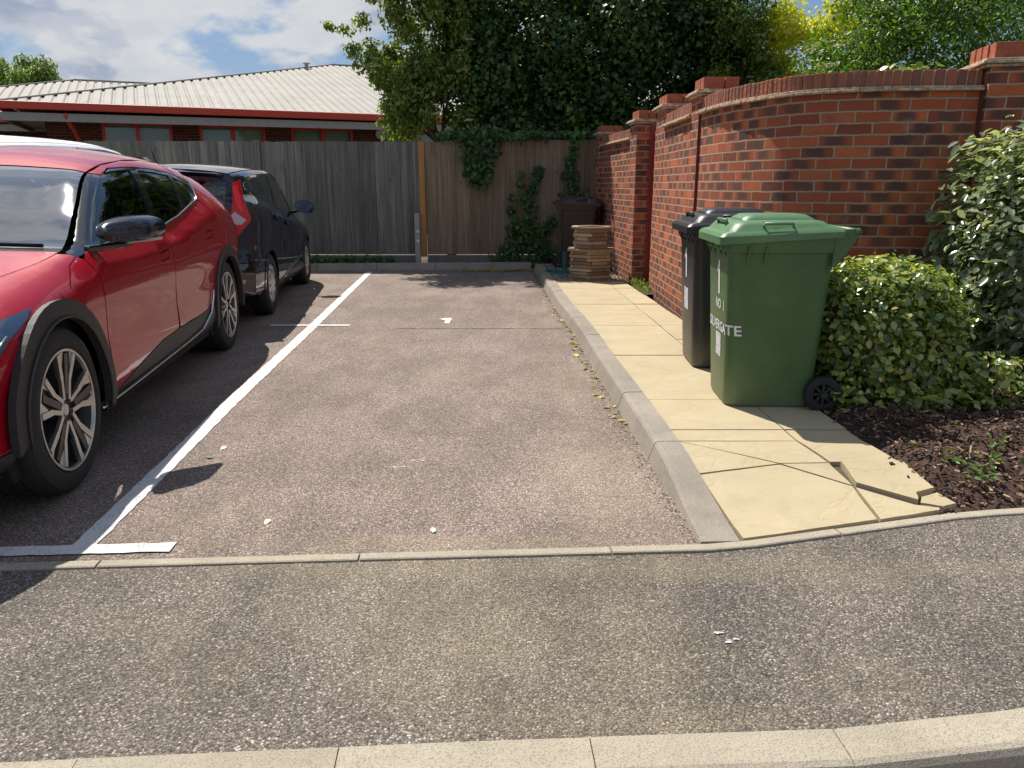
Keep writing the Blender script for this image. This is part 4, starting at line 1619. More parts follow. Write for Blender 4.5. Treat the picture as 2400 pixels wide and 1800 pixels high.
# gravel area behind the paving
poly_sheet('gravel_bed', [(.50, 9.97), (1.56, 9.97), (1.42, 12.62), (.40, 12.62), (.45, 12.2)], .06, M_dirt)
poly_sheet('fence_margin', [(-9, 12.0), (.47, 12.28), (.47, 12.7), (-9, 12.7)], .045, M_dirt)
mb = MB()
for k in range(3800):
    x, y = random.uniform(.53, 1.5), random.uniform(9.98, 12.3)
    if x > 1.52 - (y - 10) * .08:
        continue
    s = random.uniform(.008, .018)
    mb.box((x, y, .062 + s * .3 + random.uniform(0, .008)), (s, s * random.uniform(.7, 1.3), s * .7), random.uniform(0, 3), random.uniform(-.4, .4), random.uniform(-.4, .4))
M_grav, nt, b = new_mat("gravel_stone")
nt.put(b.inputs['Base Color'], nt.ramp(nt.island(), [(0, (.16, .12, .08)), (.5, (.34, .27, .19)), (1, (.5, .44, .36))]))
b.inputs['Roughness'].default_value = .8
tag(mb.build('gravel', M_grav, fix=False), 'brown and cream gravel around the wooden planter', 'gravel', kind='stuff')

# fallen leaves
n = 420
xx = rng.uniform(-.9, .42, n)
yy = 12.0 + xx * .06 - np.abs(rng.normal(size=n)) * .10
pos = np.stack([xx, yy, .008 + rng.random(n) * .015], 1)
m2 = 110
y2 = rng.uniform(4.0, 12.0, m2)
x2 = np.array([KERBX(v_) for v_ in y2]) - np.abs(rng.normal(size=m2)) * .05 - .01
pos = np.concatenate([pos, np.stack([x2, y2, np.full(m2, .008)], 1)])
M_lit = leaf_mat("litter_leaf", [(.42, .36, .06), (.30, .30, .05), (.35, .20, .06), (.5, .48, .16)], .6, .2)
tag(leaf_mesh('leaf_litter', pos, rng.normal(size=(len(pos), 3)) * .25 + np.array([0, 0, 1]), .045 * (.5 + .7 * rng.random(len(pos))), M_lit, None, 'ovate'), 'yellow fallen leaves gathered along the far kerb', 'leaves', kind='stuff')
singles = [(-1.463, 3.679, .034, (.62, .62, .36), 'pale yellow leaf lying right of the white line, beyond the mirror shadow'),
           (-1.477, 3.529, .036, (.06, .12, .02), 'dark curled green leaf at the tip of the wing mirror shadow'),
           (-.969, 2.801, .032, (.62, .60, .42), 'cream leaf on the asphalt short of the concrete edging, left of centre'),
           (-.305, 2.705, .03, (.60, .60, .5), 'pale leaf on the asphalt nearest the edging strip at centre'),
           (.50, 5.823, .055, (.45, .58, .12), 'lime green leaf lying against the foot of the long kerb')]
for (x, y, s, c, lb) in singles:
    o = leaf_mesh('fallen_leaf', np.array([[0, 0, .006]]), np.array([[random.uniform(-.3, .3), -.2, 1.]]), np.array([s * 1.25]), P('fallen_leaf_' + str(round(x, 2)), c, .6), None, 'ovate', tipdown=0)
    o.location = (x, y, 0)
    tag(o, lb, 'leaf', 'single fallen leaves on the asphalt')
#@@PART2

# ================================================================ wheelie bins
def plastic(name, c, rough=.42, fade=.25):
    m, nt, b = new_mat(name)
    p = nt.pos()
    n = nt.noise(p, 3.5, 5, .6)
    cc = nt.ramp(n, [(.3, tuple(x * (1 - fade * .6) for x in c)), (.7, tuple(min(1, x * (1 + fade)) for x in c))])
    sp = nt.noise(p, 55, 4, .75)
    cc = nt.mix(nt.m('MULTIPLY', nt.ss(sp, .58, .75), .25), cc, tuple(min(1, x * 1.4 + .05) for x in c))
    s_ = nt.new('ShaderNodeSeparateXYZ')
    nt.l.new(p, s_.inputs[0])
    dust = nt.m('MULTIPLY', nt.ss(nt.m('ADD', s_.outputs[2], nt.m('MULTIPLY', n, .25)), .38, .10), .35)
    cc = nt.mix(dust, cc, (.28, .25, .17))
    nt.put(b.inputs['Base Color'], cc)
    nt.put(b.inputs['Roughness'], nt.m('MULTIPLY_ADD', sp, .25, rough - .1))
    nt.put(b.inputs['Normal'], nt.bump(nt.noise(p, 260, 3, .7), .12, .003))
    return m


def rrect(cx_, cy_, hx, hy, r, z, n=6):
    pts_ = []
    for (sx_, sy_, a0) in ((1, 1, 0), (-1, 1, PI / 2), (-1, -1, PI), (1, -1, 3 * PI / 2)):
        for k in range(n + 1):
            a = a0 + (PI / 2) * k / n
            pts_.append((cx_ + sx_ * (hx - r) + r * math.cos(a), cy_ + sy_ * (hy - r) + r * math.sin(a), z))
    return pts_


def text_mesh(txt, size, bold=.0):
    cu = bpy.data.curves.new("t", 'FONT')
    cu.body = txt
    cu.size = size
    cu.offset = bold
    cu.resolution_u = 3
    ob = bpy.data.objects.new("t", cu)
    COL.objects.link(ob)
    bpy.context.view_layer.update()
    dg = bpy.context.evaluated_depsgraph_get()
    me = ob.evaluated_get(dg).to_mesh()
    vs = [tuple(v.co) for v in me.vertices]
    fs = [tuple(p_.vertices) for p_ in me.polygons]
    ob.evaluated_get(dg).to_mesh_clear()
    bpy.data.objects.remove(ob)
    bpy.data.curves.remove(cu)
    return vs, fs


BZ = .955     # body rim height


def bin_section(z):
    t = z / BZ
    x0 = -.0 - .05 * t
    x1 = .485 + .030 * t
    hy = .225 + .055 * t
    r = .075 - .02 * t
    return x0, x1, hy, r


def on_front(u, z, off=.0025):
    """u=0 centre of the front face (-x), positive u towards -y (the near side), wraps round the corner"""
    x0, x1, hy, r = bin_section(z)
    flat = hy - r
    if u <= flat:
        return (x0 - off, -u, z)
    arc = r * PI / 2
    if u <= flat + arc:
        a = (u - flat) / r
        return (x0 + r - (r + off) * math.cos(a), -flat - (r + off) * math.sin(a), z)
    return (x0 + r + (u - flat - arc), -hy - off, z)


M_white = P("white_vinyl", (.72, .72, .74), .5)
M_stick, nt, b = new_mat("sticker_label")
nt.put(b.inputs['Base Color'], nt.mix(nt.ss(nt.noise(nt.mapv(nt.pos(), (40, 40, 160)), 1, 2, .5), .50, .56), (.66, .66, .68), (.34, .35, .38)))
M_tyre = P("bin_tyre", (.018, .018, .019), .75)


def wrap_text(txt, size, u0, z0, parent, name='lettering', sx=1.0, bold=.0):
    vs, fs = text_mesh(txt, size, bold)
    mb = MB()
    # subdivide long faces by mapping every vertex; letters are small enough
    bm = bmesh.new()
    bv = [bm.verts.new(v_) for v_ in vs]
    for f_ in fs:
        try:
            bm.faces.new([bv[i] for i in f_])
        except ValueError:
            pass
    x_ = min(v_[0] for v_ in vs) + .008
    while x_ < max(v_[0] for v_ in vs):
        bmesh.ops.bisect_plane(bm, geom=bm.verts[:] + bm.edges[:] + bm.faces[:], plane_co=(x_, 0, 0), plane_no=(1, 0, 0))
        x_ += .008
    bm.verts.index_update()
    vs = [tuple(v_.co) for v_ in bm.verts]
    fs = [tuple(v_.index for v_ in f_.verts) for f_ in bm.faces]
    bm.free()
    mb.add([on_front(u0 + x * sx, z0 + y) for x, y, z in vs], fs)
    return mb.build(name, M_white, parent, fix=False)


def wheelie_bin(name, label, loc, rz, body_m, lid_m, writing=None, group=None, detail=True, lid_open=0):
    t = thing(name, label, 'bin', loc, rz, group)
    mb = MB()
    rings = []
    for z in (0.0, .012, .03, .3, .6, .84, .87, .875, .90, BZ):
        x0, x1, hy, r = bin_section(z)
        g = 0
        if z < .02:
            g = -.022 if z == 0 else -.006
        if z >= .875:
            g = .016
        rings.append(rrect((x0 + x1) / 2, 0, (x1 - x0) / 2 + g, hy + g, r, z))
    mb.rings(rings, cap1=True)
    mb.build('body', body_m, t, autosmooth=35)
    # stiffening ribs below the rim
    mb = MB()
    for yy in (-.19, -.08, .08, .19):
        mb.add([(-.028, yy - .004, .80), (-.028, yy + .004, .80), (-.075, yy + .004, .90), (-.075, yy - .004, .90), (-.02, yy - .004, .90), (-.02, yy + .004, .90)], [(0, 1, 2, 3), (4, 3, 2, 5), (0, 3, 4), (1, 5, 2)])
    for xx in (.05, .14):
        mb.add([(xx - .004, -.272, .80), (xx + .004, -.272, .80), (xx + .004, -.315, .905), (xx - .004, -.315, .905), (xx - .004, -.265, .905), (xx + .004, -.265, .905)], [(0, 1, 2, 3), (4, 3, 2, 5), (0, 3, 4), (1, 5, 2)])
    mb.build('rim_ribs', body_m, t, fix=False)
    # lid: skirt, shoulder, raised panel
    x0, x1, hy, r = bin_section(BZ)
    lx0, lx1, lhy = x0 - .055, x1 + .030, hy + .030
    mb = MB()
    cxl, hxl = (lx0 + lx1) / 2, (lx1 - lx0) / 2

    def lring(gx, gy, r_, zf, zb, sh=0):
        """ring whose height runs from zf at the front to zb at the back"""
        pts_ = rrect(cxl + sh, 0, hxl + gx, lhy + gy, r_, 0)
        return [(x, y, zf + (zb - zf) * max(0, min(1, (x - lx0) / (lx1 - lx0) * 1.7))) for x, y, z in pts_]
    mb.rings([lring(-.012, -.012, .03, .915, .955), lring(0, 0, .035, .915, .955), lring(.002, .002, .035, .955, .985), lring(-.012, -.008, .04, .972, .998), lring(-.05, -.020, .05, .978, 1.006), lring(-.075, -.035, .06, 1.012, 1.020), lring(-.095, -.055, .06, 1.030, 1.036), lring(-.125, -.085, .06, 1.034, 1.040)])
    lid = mb.build('lid', lid_m, t, autosmooth=32)
    mb = MB()
    c2 = cxl + .02
    mb.rings([rrect(c2, 0, .205, .165, .05, 1.030), rrect(c2 - .005, 0, .195, .155, .05, 1.045), rrect(c2 - .005, 0, .16, .125, .05, 1.066), rrect(c2 - .005, 0, .14, .105, .05, 1.068)])
    mb.build('lid_panel', lid_m, lid, autosmooth=32)
    mb = MB()
    # grab handles: two raised loops on the front and near side of the lid
    mb.tube([(lx0 + .075, -.10, 1.0), (lx0 + .070, -.10, 1.035), (lx0 + .07, .10, 1.035), (lx0 + .075, .10, 1.0)], .009, 8)
    mb.tube([(.12, -lhy + .035, 1.005), (.125, -lhy + .018, 1.025), (.27, -lhy + .018, 1.025), (.275, -lhy + .035, 1.005)], .008, 8)
    mb.tube([(.12, lhy - .035, 1.005), (.125, lhy - .018, 1.025), (.27, lhy - .018, 1.025), (.275, lhy - .035, 1.005)], .008, 8)
    mb.build('lid_grip', lid_m, lid, smooth=True)
    # rear handle: two cheeks and a bar
    mb = MB()
    for sy_ in (-1, 1):
        y0_, y1_ = sy_ * (hy - .01), sy_ * (hy + .016)
        prof = [(x1 - .03, .80), (x1 - .02, .99), (x1 + .10, 1.005), (x1 + .115, .985), (x1 + .09, .955), (x1 + .055, .89), (x1 - .01, .80)]
        n_ = len(prof)
        mb.add([(x, y0_, z) for x, z in prof] + [(x, y1_, z) for x, z in prof], [tuple(range(n_)), tuple(range(n_, 2 * n_))[::-1]] + [(i, (i + 1) % n_, n_ + (i + 1) % n_, n_ + i) for i in range(n_)])
    mb.build('handle_cheeks', body_m, t, bevel=.005)
    mb = MB()
    mb.tube([(x1 + .09, -hy - .02, .985), (x1 + .09, hy + .02, .985)], .017, 10)
    mb.build('handle', body_m, t, smooth=True)
    mb = MB()
    mb.tube([(.52, -.275, .10), (.52, .275, .10)], .013, 10)
    mb.build('axle', M_tyre, t, smooth=True)
    for sy_ in (-1, 1):
        mb = MB()
        mb.lathe([(.06, -.022), (.085, -.025), (.098, -.018), (.10, 0), (.098, .018), (.085, .025), (.06, .022)], (.52, sy_ * .262, .10), 'Y', 28, True)
        wh = mb.build('wheel', M_tyre, t, autosmooth=40)
        mb = MB()
        mb.lathe([(.018, -.03), (.018, .03), (0, .03)], (.52, sy_ * .262, .10), 'Y', 12)
        mb.lathe([(.058, -.018), (.072, -.018), (.072, .018), (.058, .018)], (.52, sy_ * .262, .10), 'Y', 24, True)
        for k in range(8):
            a = k * PI / 4
            mb.bar((.52 + .015 * math.cos(a), sy_ * .262, .10 + .015 * math.sin(a)), (.52 + .062 * math.cos(a), sy_ * .262, .10 + .062 * math.sin(a)), .012, .02, up=(0, 1, 0))
        mb.build('hub', P("wheel_hub", (.035, .035, .038), .5), wh, autosmooth=35)
    if writing == 'green':
        mb = MB()
        pg = [(-.012, 0), (.022, 0), (.022, .19), (-.004, .19), (-.042, .135), (-.036, .118), (-.012, .14)]
        mb.add([on_front(.035 + x, .625 + z) for x, z in pg], [(0, 1, 2, 3, 6), (3, 4, 5, 6)])
        mb.build('house_number', M_white, t, fix=False)
        wrap_text('NO  1', .078, -.03, .545, t, bold=.0015)
        wrap_text('SILVERGATE', .080, -.185, .42, t, sx=1.12, bold=.0015)
        mb = MB()
        for k in range(4):
            u0_ = -.02 + k * .03
            mb.add([on_front(u0_, .27), on_front(u0_ + .03, .27), on_front(u0_ + .03, .405), on_front(u0_, .405)], [(0, 1, 2, 3)])
        mb.build('sticker', M_stick, t, fix=False)
    if writing == 'black':
        mb = MB()
        pg = [(-.014, 0), (.024, 0), (.024, .20), (-.004, .20), (-.045, .142), (-.038, .122), (-.014, .146)]
        mb.add([on_front(-.02 + x, .60 + z) for x, z in pg], [(0, 1, 2, 3, 6), (3, 4, 5, 6)])
        mb.build('house_number', M_white, t, fix=False)
        mb = MB()
        for k in range(4):
            u0_ = -.085 + k * .035
            mb.add([on_front(u0_, .38), on_front(u0_ + .035, .38), on_front(u0_ + .035, .53), on_front(u0_, .53)], [(0, 1, 2, 3)])
        mb.build('sticker', M_stick, t, fix=False)
    return t


M_green = plastic("green_bin_plastic", (.056, .118, .040), .42)
M_greenlid = plastic("green_lid_plastic", (.085, .175, .078), .42)
M_black = plastic("black_bin_plastic", (.016, .016, .019), .38, .2)
M_brownp = plastic("brown_bin_plastic", (.045, .022, .018), .45, .2)
wheelie_bin('wheelie_bin', 'green wheelie bin lettered NO 1 SILVERGATE, standing nearest on the buff paving', (1.212, 4.365, .075), R(-2.5), M_green, M_greenlid, 'green')
wheelie_bin('wheelie_bin', 'black wheelie bin with white number 1 half hidden behind the green bin', (1.245, 5.31, .078), R(-2), M_black, M_black, 'black')
wheelie_bin('wheelie_bin', 'dark brown wheelie bin in the fence corner behind the wooden planter', (1.27, 11.95, .06), R(180 - 8), M_brownp, M_brownp)

# ---------------------------------------------------------------- planter, standpipe
M_plant, nt, b = new_mat("planter_wood")
p = nt.pos()
c = nt.ramp(nt.island(), [(0, (.15, .10, .06)), (.5, (.30, .215, .125)), (1, (.42, .33, .21))])
c = nt.mix(nt.m('MULTIPLY', nt.ss(nt.noise(nt.mapv(p, (6, 6, 50)), 1, 4, .6), .5, .7), .45), c, (.13, .09, .055))
nt.put(b.inputs['Base Color'], c)
b.inputs['Roughness'].default_value = .85


def planter(name, label, loc, tiers, rz):
    t = thing(name, label, 'planter', loc, rz)

    def hexp(r, k):
        a = PI / 3 * k
        return Vector((r * math.cos(a), r * math.sin(a), 0))
    for (r, z0, n, h, rimr) in tiers:
        mb = MB()
        for i in range(n):
            for k in range(6):
                if (i + k) % 2 == 0:
                    a, b_ = hexp(r, k), hexp(r, k + 1)
                    ext = (b_ - a).normalized() * .030
                else:
                    a, b_ = hexp(r, k), hexp(r, k + 1)
                    ext = (b_ - a).normalized() * -.012
                z = z0 + (i + .5) * h
                nin = -((a + b_) / 2).normalized() * (.004 if (i + k) % 2 else 0)
                mb.bar(a - ext + nin + Vector((0, 0, z)), b_ + ext + nin + Vector((0, 0, z)), .034, h * .86)
        mb.build('tier', M_plant, t, bevel=.002)
        mb = MB()
        zt = z0 + n * h
        ri, ro = rimr - .07, rimr + .030
        for k in range(6):
            a0, a1 = hexp(ri, k), hexp(ri, k + 1)
            b0, b1 = hexp(ro, k), hexp(ro, k + 1)
            g = .004
            vs = []
            for zz in (zt, zt + .026):
                for q in (a0, a1, b1, b0):
                    vs.append((q.x * (1 - g), q.y * (1 - g), zz))
            mb.add(vs, [(0, 1, 2, 3), (7, 6, 5, 4), (0, 4, 5, 1), (1, 5, 6, 2), (2, 6, 7, 3), (3, 7, 4, 0)])
        mb.build('rim', M_plant, t, bevel=.002)
    mb = MB()
    r, z0, n, h, _ = tiers[-1]
    mb.rings([[tuple(hexp(r * .92, k) + Vector((0, 0, z0 + n * h - .05))) for k in range(6)], [tuple(hexp(r * .92, k) + Vector((0, 0, z0 + n * h - .06))) for k in range(6)]])
    mb.build('soil', M_dirt, t)
    return t


planter('wooden_planter', 'two-tier hexagonal slatted wooden planter standing on the gravel by the wall', (1.045, 10.28, .06), [(.275, 0, 9, .044, .315), (.225, .422, 5, .052, .265)], R(22))
M_tealp = P("teal_pipe", (.02, .12, .10), .5)
SPp = thing('standpipe', 'dark green upright pipe on a flat round cover left of the planter', 'pipe', (.70, 11.0, .065))
mb = MB()
mb.tube([(.06, .12, 0), (.06, .12, .30)], .033, 12)
mb.build('pipe', M_tealp, SPp, smooth=False)
mb = MB()
mb.lathe([(0, 0), (.27, 0), (.28, .012), (.26, .03), (.1, .045), (0, .045)], n=24)
for k in range(10):
    a = k * PI / 5
    mb.box((.2 * math.cos(a), .2 * math.sin(a), .042), (.05, .02, .02), a)
mb.build('cover', M_tealp, SPp, autosmooth=30)
#@@CARS

# ================================================================ cars
def car_paint(name, c, metal=.55, rough=.38):
    m, nt, b = new_mat(name)
    p = nt.pos()
    fl = nt.vor(p, 900, out='Color')
    sp_ = nt.new('ShaderNodeSeparateColor')
    nt.l.new(fl, sp_.inputs[0])
    cc = nt.mix(nt.m('MULTIPLY', sp_.outputs[0], .35), c, tuple(min(1, x * 1.7) for x in c))
    nt.put(b.inputs['Base Color'], cc)
    b.inputs['Metallic'].default_value = metal
    b.inputs['Roughness'].default_value = rough
    b.inputs['Coat Weight'].default_value = 1
    b.inputs['Coat Roughness'].default_value = .015
    b.inputs['Coat IOR'].default_value = 1.45
    b.inputs['Specular IOR Level'].default_value = .08
    return m


M_red = car_paint("red_car_paint", (.30, .003, .013), .1, .45)
M_navy = car_paint("navy_car_paint", (.004, .007, .022), .0, .5)
M_wcar = P("white_car_paint", (.80, .80, .81), .4, coat=.4)
M_gloss = P("gloss_black_trim", (.008, .008, .010), .12, coat=1)
M_clad = P("dark_grey_cladding", (.026, .025, .024), .5, bump=.25, bs=900)
M_rub = P("tyre_rubber", (.020, .019, .018), .8, bump=.3, bs=120)
M_under = P("underbody_black", (.008, .008, .008), .9)
M_inter = P("cabin_dark", (.022, .022, .024), .75)
M_chrome = P("bright_trim", (.60, .61, .62), .18, metal=1)
M_silver = P("silver_wheel_face", (.50, .49, .46), .30, metal=.85)
M_hub = P("wheel_dark", (.045, .042, .040), .4, metal=.3)
M_cover = P("silver_wheel_cover", (.56, .56, .54), .4, metal=.35)
M_tail = P("tail_lamp_red", (.50, .004, .006), .25)
M_tailc = P("tail_lamp_clear", (.42, .40, .43), .15, coat=1)
M_lamp = P("head_lamp_lens", (.035, .06, .11), .06, coat=1)
M_skid = P("silver_skid_panel", (.42, .42, .42), .45, metal=.3)
car_mir = P("dark_gloss_mirror", (.014, .016, .026), .13)
M_glass = glass_mat("car_glass", (.20, .24, .23), 1.35)
M_wscreen = glass_mat("windscreen_glass", (.50, .58, .58), 2.6, .03, base=.22)


def sgp(v, e):
    return math.copysign(abs(v) ** e, v)


class Body:
    """cross-section loft; s runs along the car, t runs from the sill (0) over the side to the roof centre (10)"""

    def __init__(self, d):
        self.k = {k: pchip(*zip(*v)) for k, v in d.items() if isinstance(v, list)}
        self.z0 = d.get('z0', .22)
        self.cache = {}

    def section(self, s):
        key = round(s, 4)
        if key in self.cache:
            return self.cache[key]
        K = self.k
        m = K['m'](s)
        zb, yb, ze, ye, zc, W = K['zb'](s), K['yb'](s), K['ze'](s), K['ye'](s), K['zc'](s), K['w'](s)
        z0 = self.z0
        H = zb - z0
        pts = [(W - .085, z0), (W - .022, z0 + .10 * H), (W - .008, z0 + .28 * H), (W - .012, z0 + .47 * H), (W, z0 + .715 * H), (W * .6 + (yb + .055) * .4, z0 + .875 * H), (yb, zb)]
        z7 = zb + .78 * (ze - zb)
        y7 = yb + (ye - yb) * .55
        pts += [(y7, z7), (ye, ze), (ye * .62, ze + (zc - ze) * .66), (0, zc)]
        pts = [(y * m, z) for y, z in pts]
        self.cache[key] = pts
        return pts

    def yz(self, s, t):
        P_ = self.section(s)
        n = len(P_) - 1
        i = min(int(t), n - 1)
        f = t - i
        p1, p2 = P_[i], P_[i + 1]
        p0 = P_[i - 1] if i > 0 else (2 * p1[0] - p2[0], 2 * p1[1] - p2[1])
        p3 = P_[i + 2] if i + 2 <= n else (-P_[n - 1][0], P_[n - 1][1])
        out = []
        for a, b_, c, d in zip(p0, p1, p2, p3):
            # finite-difference tangents limited for monotone sections
            m1 = (c - a) / 2
            m2 = (d - b_) / 2
            dd = c - b_
            if dd * m1 <= 0:
                m1 = 0
            elif abs(m1) > 2.5 * abs(dd):
                m1 = 2.5 * dd
            if dd * m2 <= 0:
                m2 = 0
            elif abs(m2) > 2.5 * abs(dd):
                m2 = 2.5 * dd
            out.append(b_ * (1 + 2 * f) * (1 - f) ** 2 + m1 * f * (1 - f) ** 2 + c * f * f * (3 - 2 * f) + m2 * f * f * (f - 1))
        return out

    def t_side(self, s, z):
        lo, hi = 0.0, 8.0
        for _ in range(18):
            mid = (lo + hi) / 2
            if self.yz(s, mid)[1] < z:
                lo = mid
            else:
                hi = mid
        return (lo + hi) / 2

    def t_top(self, s, y):
        lo, hi = 4.2, 10.0
        for _ in range(18):
            mid = (lo + hi) / 2
            if self.yz(s, mid)[0] > y:
                lo = mid
            else:
                hi = mid
        return (lo + hi) / 2

    def point(self, s, v, dom, off=0):
        """dom side: v = z ; dom top: v = signed y"""
        if dom == 'rear':
            return self.rear_point(s, v, off)
        if dom == 'side':
            t = self.t_side(s, v)
            sg = 1
        else:
            t = self.t_top(s, abs(v))
            sg = 1 if v >= 0 else -1
        y, z = self.yz(s, t)
        e = .02
        ta, tb = max(0, t - .06), min(10, t + .06)
        ya, za = self.yz(s, ta)
        yb_, zb_ = self.yz(s, tb)
        if tb >= 10:
            yb_, zb_ = -self.yz(s, 9.94)[0], self.yz(s, 9.94)[1]
        y1, z1 = self.yz(s - e, t)
        y2, z2 = self.yz(s + e, t)
        n = Vector((2 * e, y2 - y1, z2 - z1)).cross(Vector((0, yb_ - ya, zb_ - za)))
        n.normalize()
        if n.y < 0 and t < 8 or n.z < 0 and t >= 8:
            n = -n
        p_ = Vector((s, y, z)) + n * off
        if sg < 0:
            p_.y = -p_.y
            n = Vector((n.x, -n.y, n.z))
        return p_, n


    def rear_x(self, y, z):
        Yw = self.yz(self.s_end, self.t_side(self.s_end, min(z, self.k['ze'](self.s_end) - .005)))[0]
        e = min(1, abs(y) / max(Yw, .1))
        return self.s_end - (1 - e ** 4) * .045 - (1 - e ** 8) * self.rb(z)

    def rear_point(self, y, z, off=0):
        d = .008
        x = self.rear_x(y, z)
        gy = (self.rear_x(y + d, z) - self.rear_x(y - d, z)) / (2 * d)
        gz = (self.rear_x(y, z + d) - self.rear_x(y, z - d)) / (2 * d)
        n = Vector((-1, max(-1.6, min(1.6, gy)), max(-1.6, min(1.6, gz)))).normalized()
        return Vector((x, y, z)) + n * off, n


def in_poly(x, y, poly):
    c = False
    n = len(poly)
    j = n - 1
    for i in range(n):
        xi, yi = poly[i]
        xj, yj = poly[j]
        if (yi > y) != (yj > y) and x < (xj - xi) * (y - yi) / (yj - yi) + xi:
            c = not c
        j = i
    return c


def tri_poly(outer, holes=(), step=.06, bstep=.035):
    def res(poly):
        out = []
        for i in range(len(poly)):
            a, b_ = Vector(poly[i]), Vector(poly[(i + 1) % len(poly)])
            n = max(1, math.ceil((b_ - a).length / bstep))
            for k in range(n):
                out.append(tuple(a.lerp(b_, k / n)))
        return out
    loops = [res(outer)] + [res(h_) for h_ in holes]
    verts, edges = [], []
    for lp in loops:
        b0 = len(verts)
        verts += [Vector(p_) for p_ in lp]
        edges += [(b0 + i, b0 + (i + 1) % len(lp)) for i in range(len(lp))]
    xs = [p_[0] for p_ in outer]
    ys = [p_[1] for p_ in outer]
    y = min(ys) + step * .37
    r = 0
    while y < max(ys):
        x = min(xs) + step * (.31 + .5 * (r % 2))
        while x < max(xs):
            if in_poly(x, y, outer) and not any(in_poly(x, y, h_) for h_ in holes):
                # keep off the boundary
                if all((v_.x - x) ** 2 + (v_.y - y) ** 2 > (step * .45) ** 2 for v_ in verts[:sum(len(l_) for l_ in loops)]):
                    verts.append(Vector((x, y)))
            x += step
        y += step * .87
        r += 1
    vo, eo, fo, _, _, _ = delaunay_2d_cdt(verts, edges, [], 0, 1e-5)
    vo = [tuple(v_) for v_ in vo]
    F = []
    for f in fo:
        cx_ = sum(vo[i][0] for i in f) / len(f)
        cy_ = sum(vo[i][1] for i in f) / len(f)
        if in_poly(cx_, cy_, outer) and not any(in_poly(cx_, cy_, h_) for h_ in holes):
            F.append(tuple(f))
    return vo, F


def arc(cx_, cz, r, a0, a1, n=18):
    return [(cx_ + r * math.cos(R(a0 + (a1 - a0) * k / n)), cz + r * math.sin(R(a0 + (a1 - a0) * k / n))) for k in range(n + 1)]


def panel(body, name, outer, mat, parent, dom='side', side=1, off=0.0, holes=(), step=.06, edge=.012, xf=None, bstep=.035, flat=None):
    """xf maps body-local (s, y, z) to car-local coordinates"""
    vo, F = tri_poly(outer, holes, step, bstep)
    used = sorted({i for f in F for i in f})
    mp = {}
    V, N = [], []
    for i in used:
        p_, n = body.point(vo[i][0], vo[i][1], dom, off)
        if flat:
            p_.y = .3 * p_.y + .7 * flat + .006
            n = (n * .3 + Vector((0, .8, 0))).normalized()
        if dom == 'side' and side < 0:
            p_.y = -p_.y
            n = Vector((n.x, -n.y, n.z))
        mp[i] = len(V)
        V.append(p_)
        N.append(n)
    FF = []
    for f in F:
        g = [mp[i] for i in f]
        fn = (V[g[1]] - V[g[0]]).cross(V[g[2]] - V[g[0]])
        if fn.dot(N[g[0]]) < 0:
            g = g[::-1]
        FF.append(tuple(g))
    if edge:
        cnt = {}
        for f in FF:
            for i in range(len(f)):
                a, b_ = f[i], f[(i + 1) % len(f)]
                cnt[(a, b_)] = 1
        be = [(a, b_) for (a, b_) in cnt if (b_, a) not in cnt]
        low = {}
        nV = list(V)
        nN = list(N)
        for a, b_ in be:
            for q in (a, b_):
                if q not in low:
                    low[q] = (len(nV), len(nV) + 1)
                    nV.append(V[q])
                    nN.append(N[q])
                    nV.append(V[q] - N[q] * edge)
                    nN.append(N[q])
        ef = [(low[b_][0], low[a][0], low[a][1], low[b_][1]) for a, b_ in be]
        nf = len(FF)
        V, N = nV, nN
        FF = FF + ef
    me = bpy.data.meshes.new(name)
    P3 = [tuple(xf(v_)) if xf else tuple(v_) for v_ in V]
    me.from_pydata(P3, [], FF)
    me.materials.append(mat)
    me.update()
    for p_ in me.polygons:
        p_.use_smooth = len(p_.vertices) == 3
    ln = []
    for p_ in me.polygons:
        for vi in p_.vertices:
            ln.append(tuple(N[vi]) if p_.use_smooth else tuple(p_.normal))
    try:
        me.normals_split_custom_set(ln)
    except Exception:
        pass
    o = bpy.data.objects.new(name, me)
    COL.objects.link(o)
    if parent:
        o.parent = parent
    return o


def flipx_panel_fix(o):
    return o


def tube_on(body, pts, r, name, mat, parent, side=1, off=.004, n=8, dom='side', step=.05):
    path = resample(pts, step)
    P3 = []
    for s, v in path:
        p_, nn = body.point(s, v, dom, off)
        if dom == 'side' and side < 0:
            p_.y = -p_.y
        P3.append(p_)
    mb = MB()
    mb.tube(P3, r, n)
    return mb.build(name, mat, parent, smooth=True)


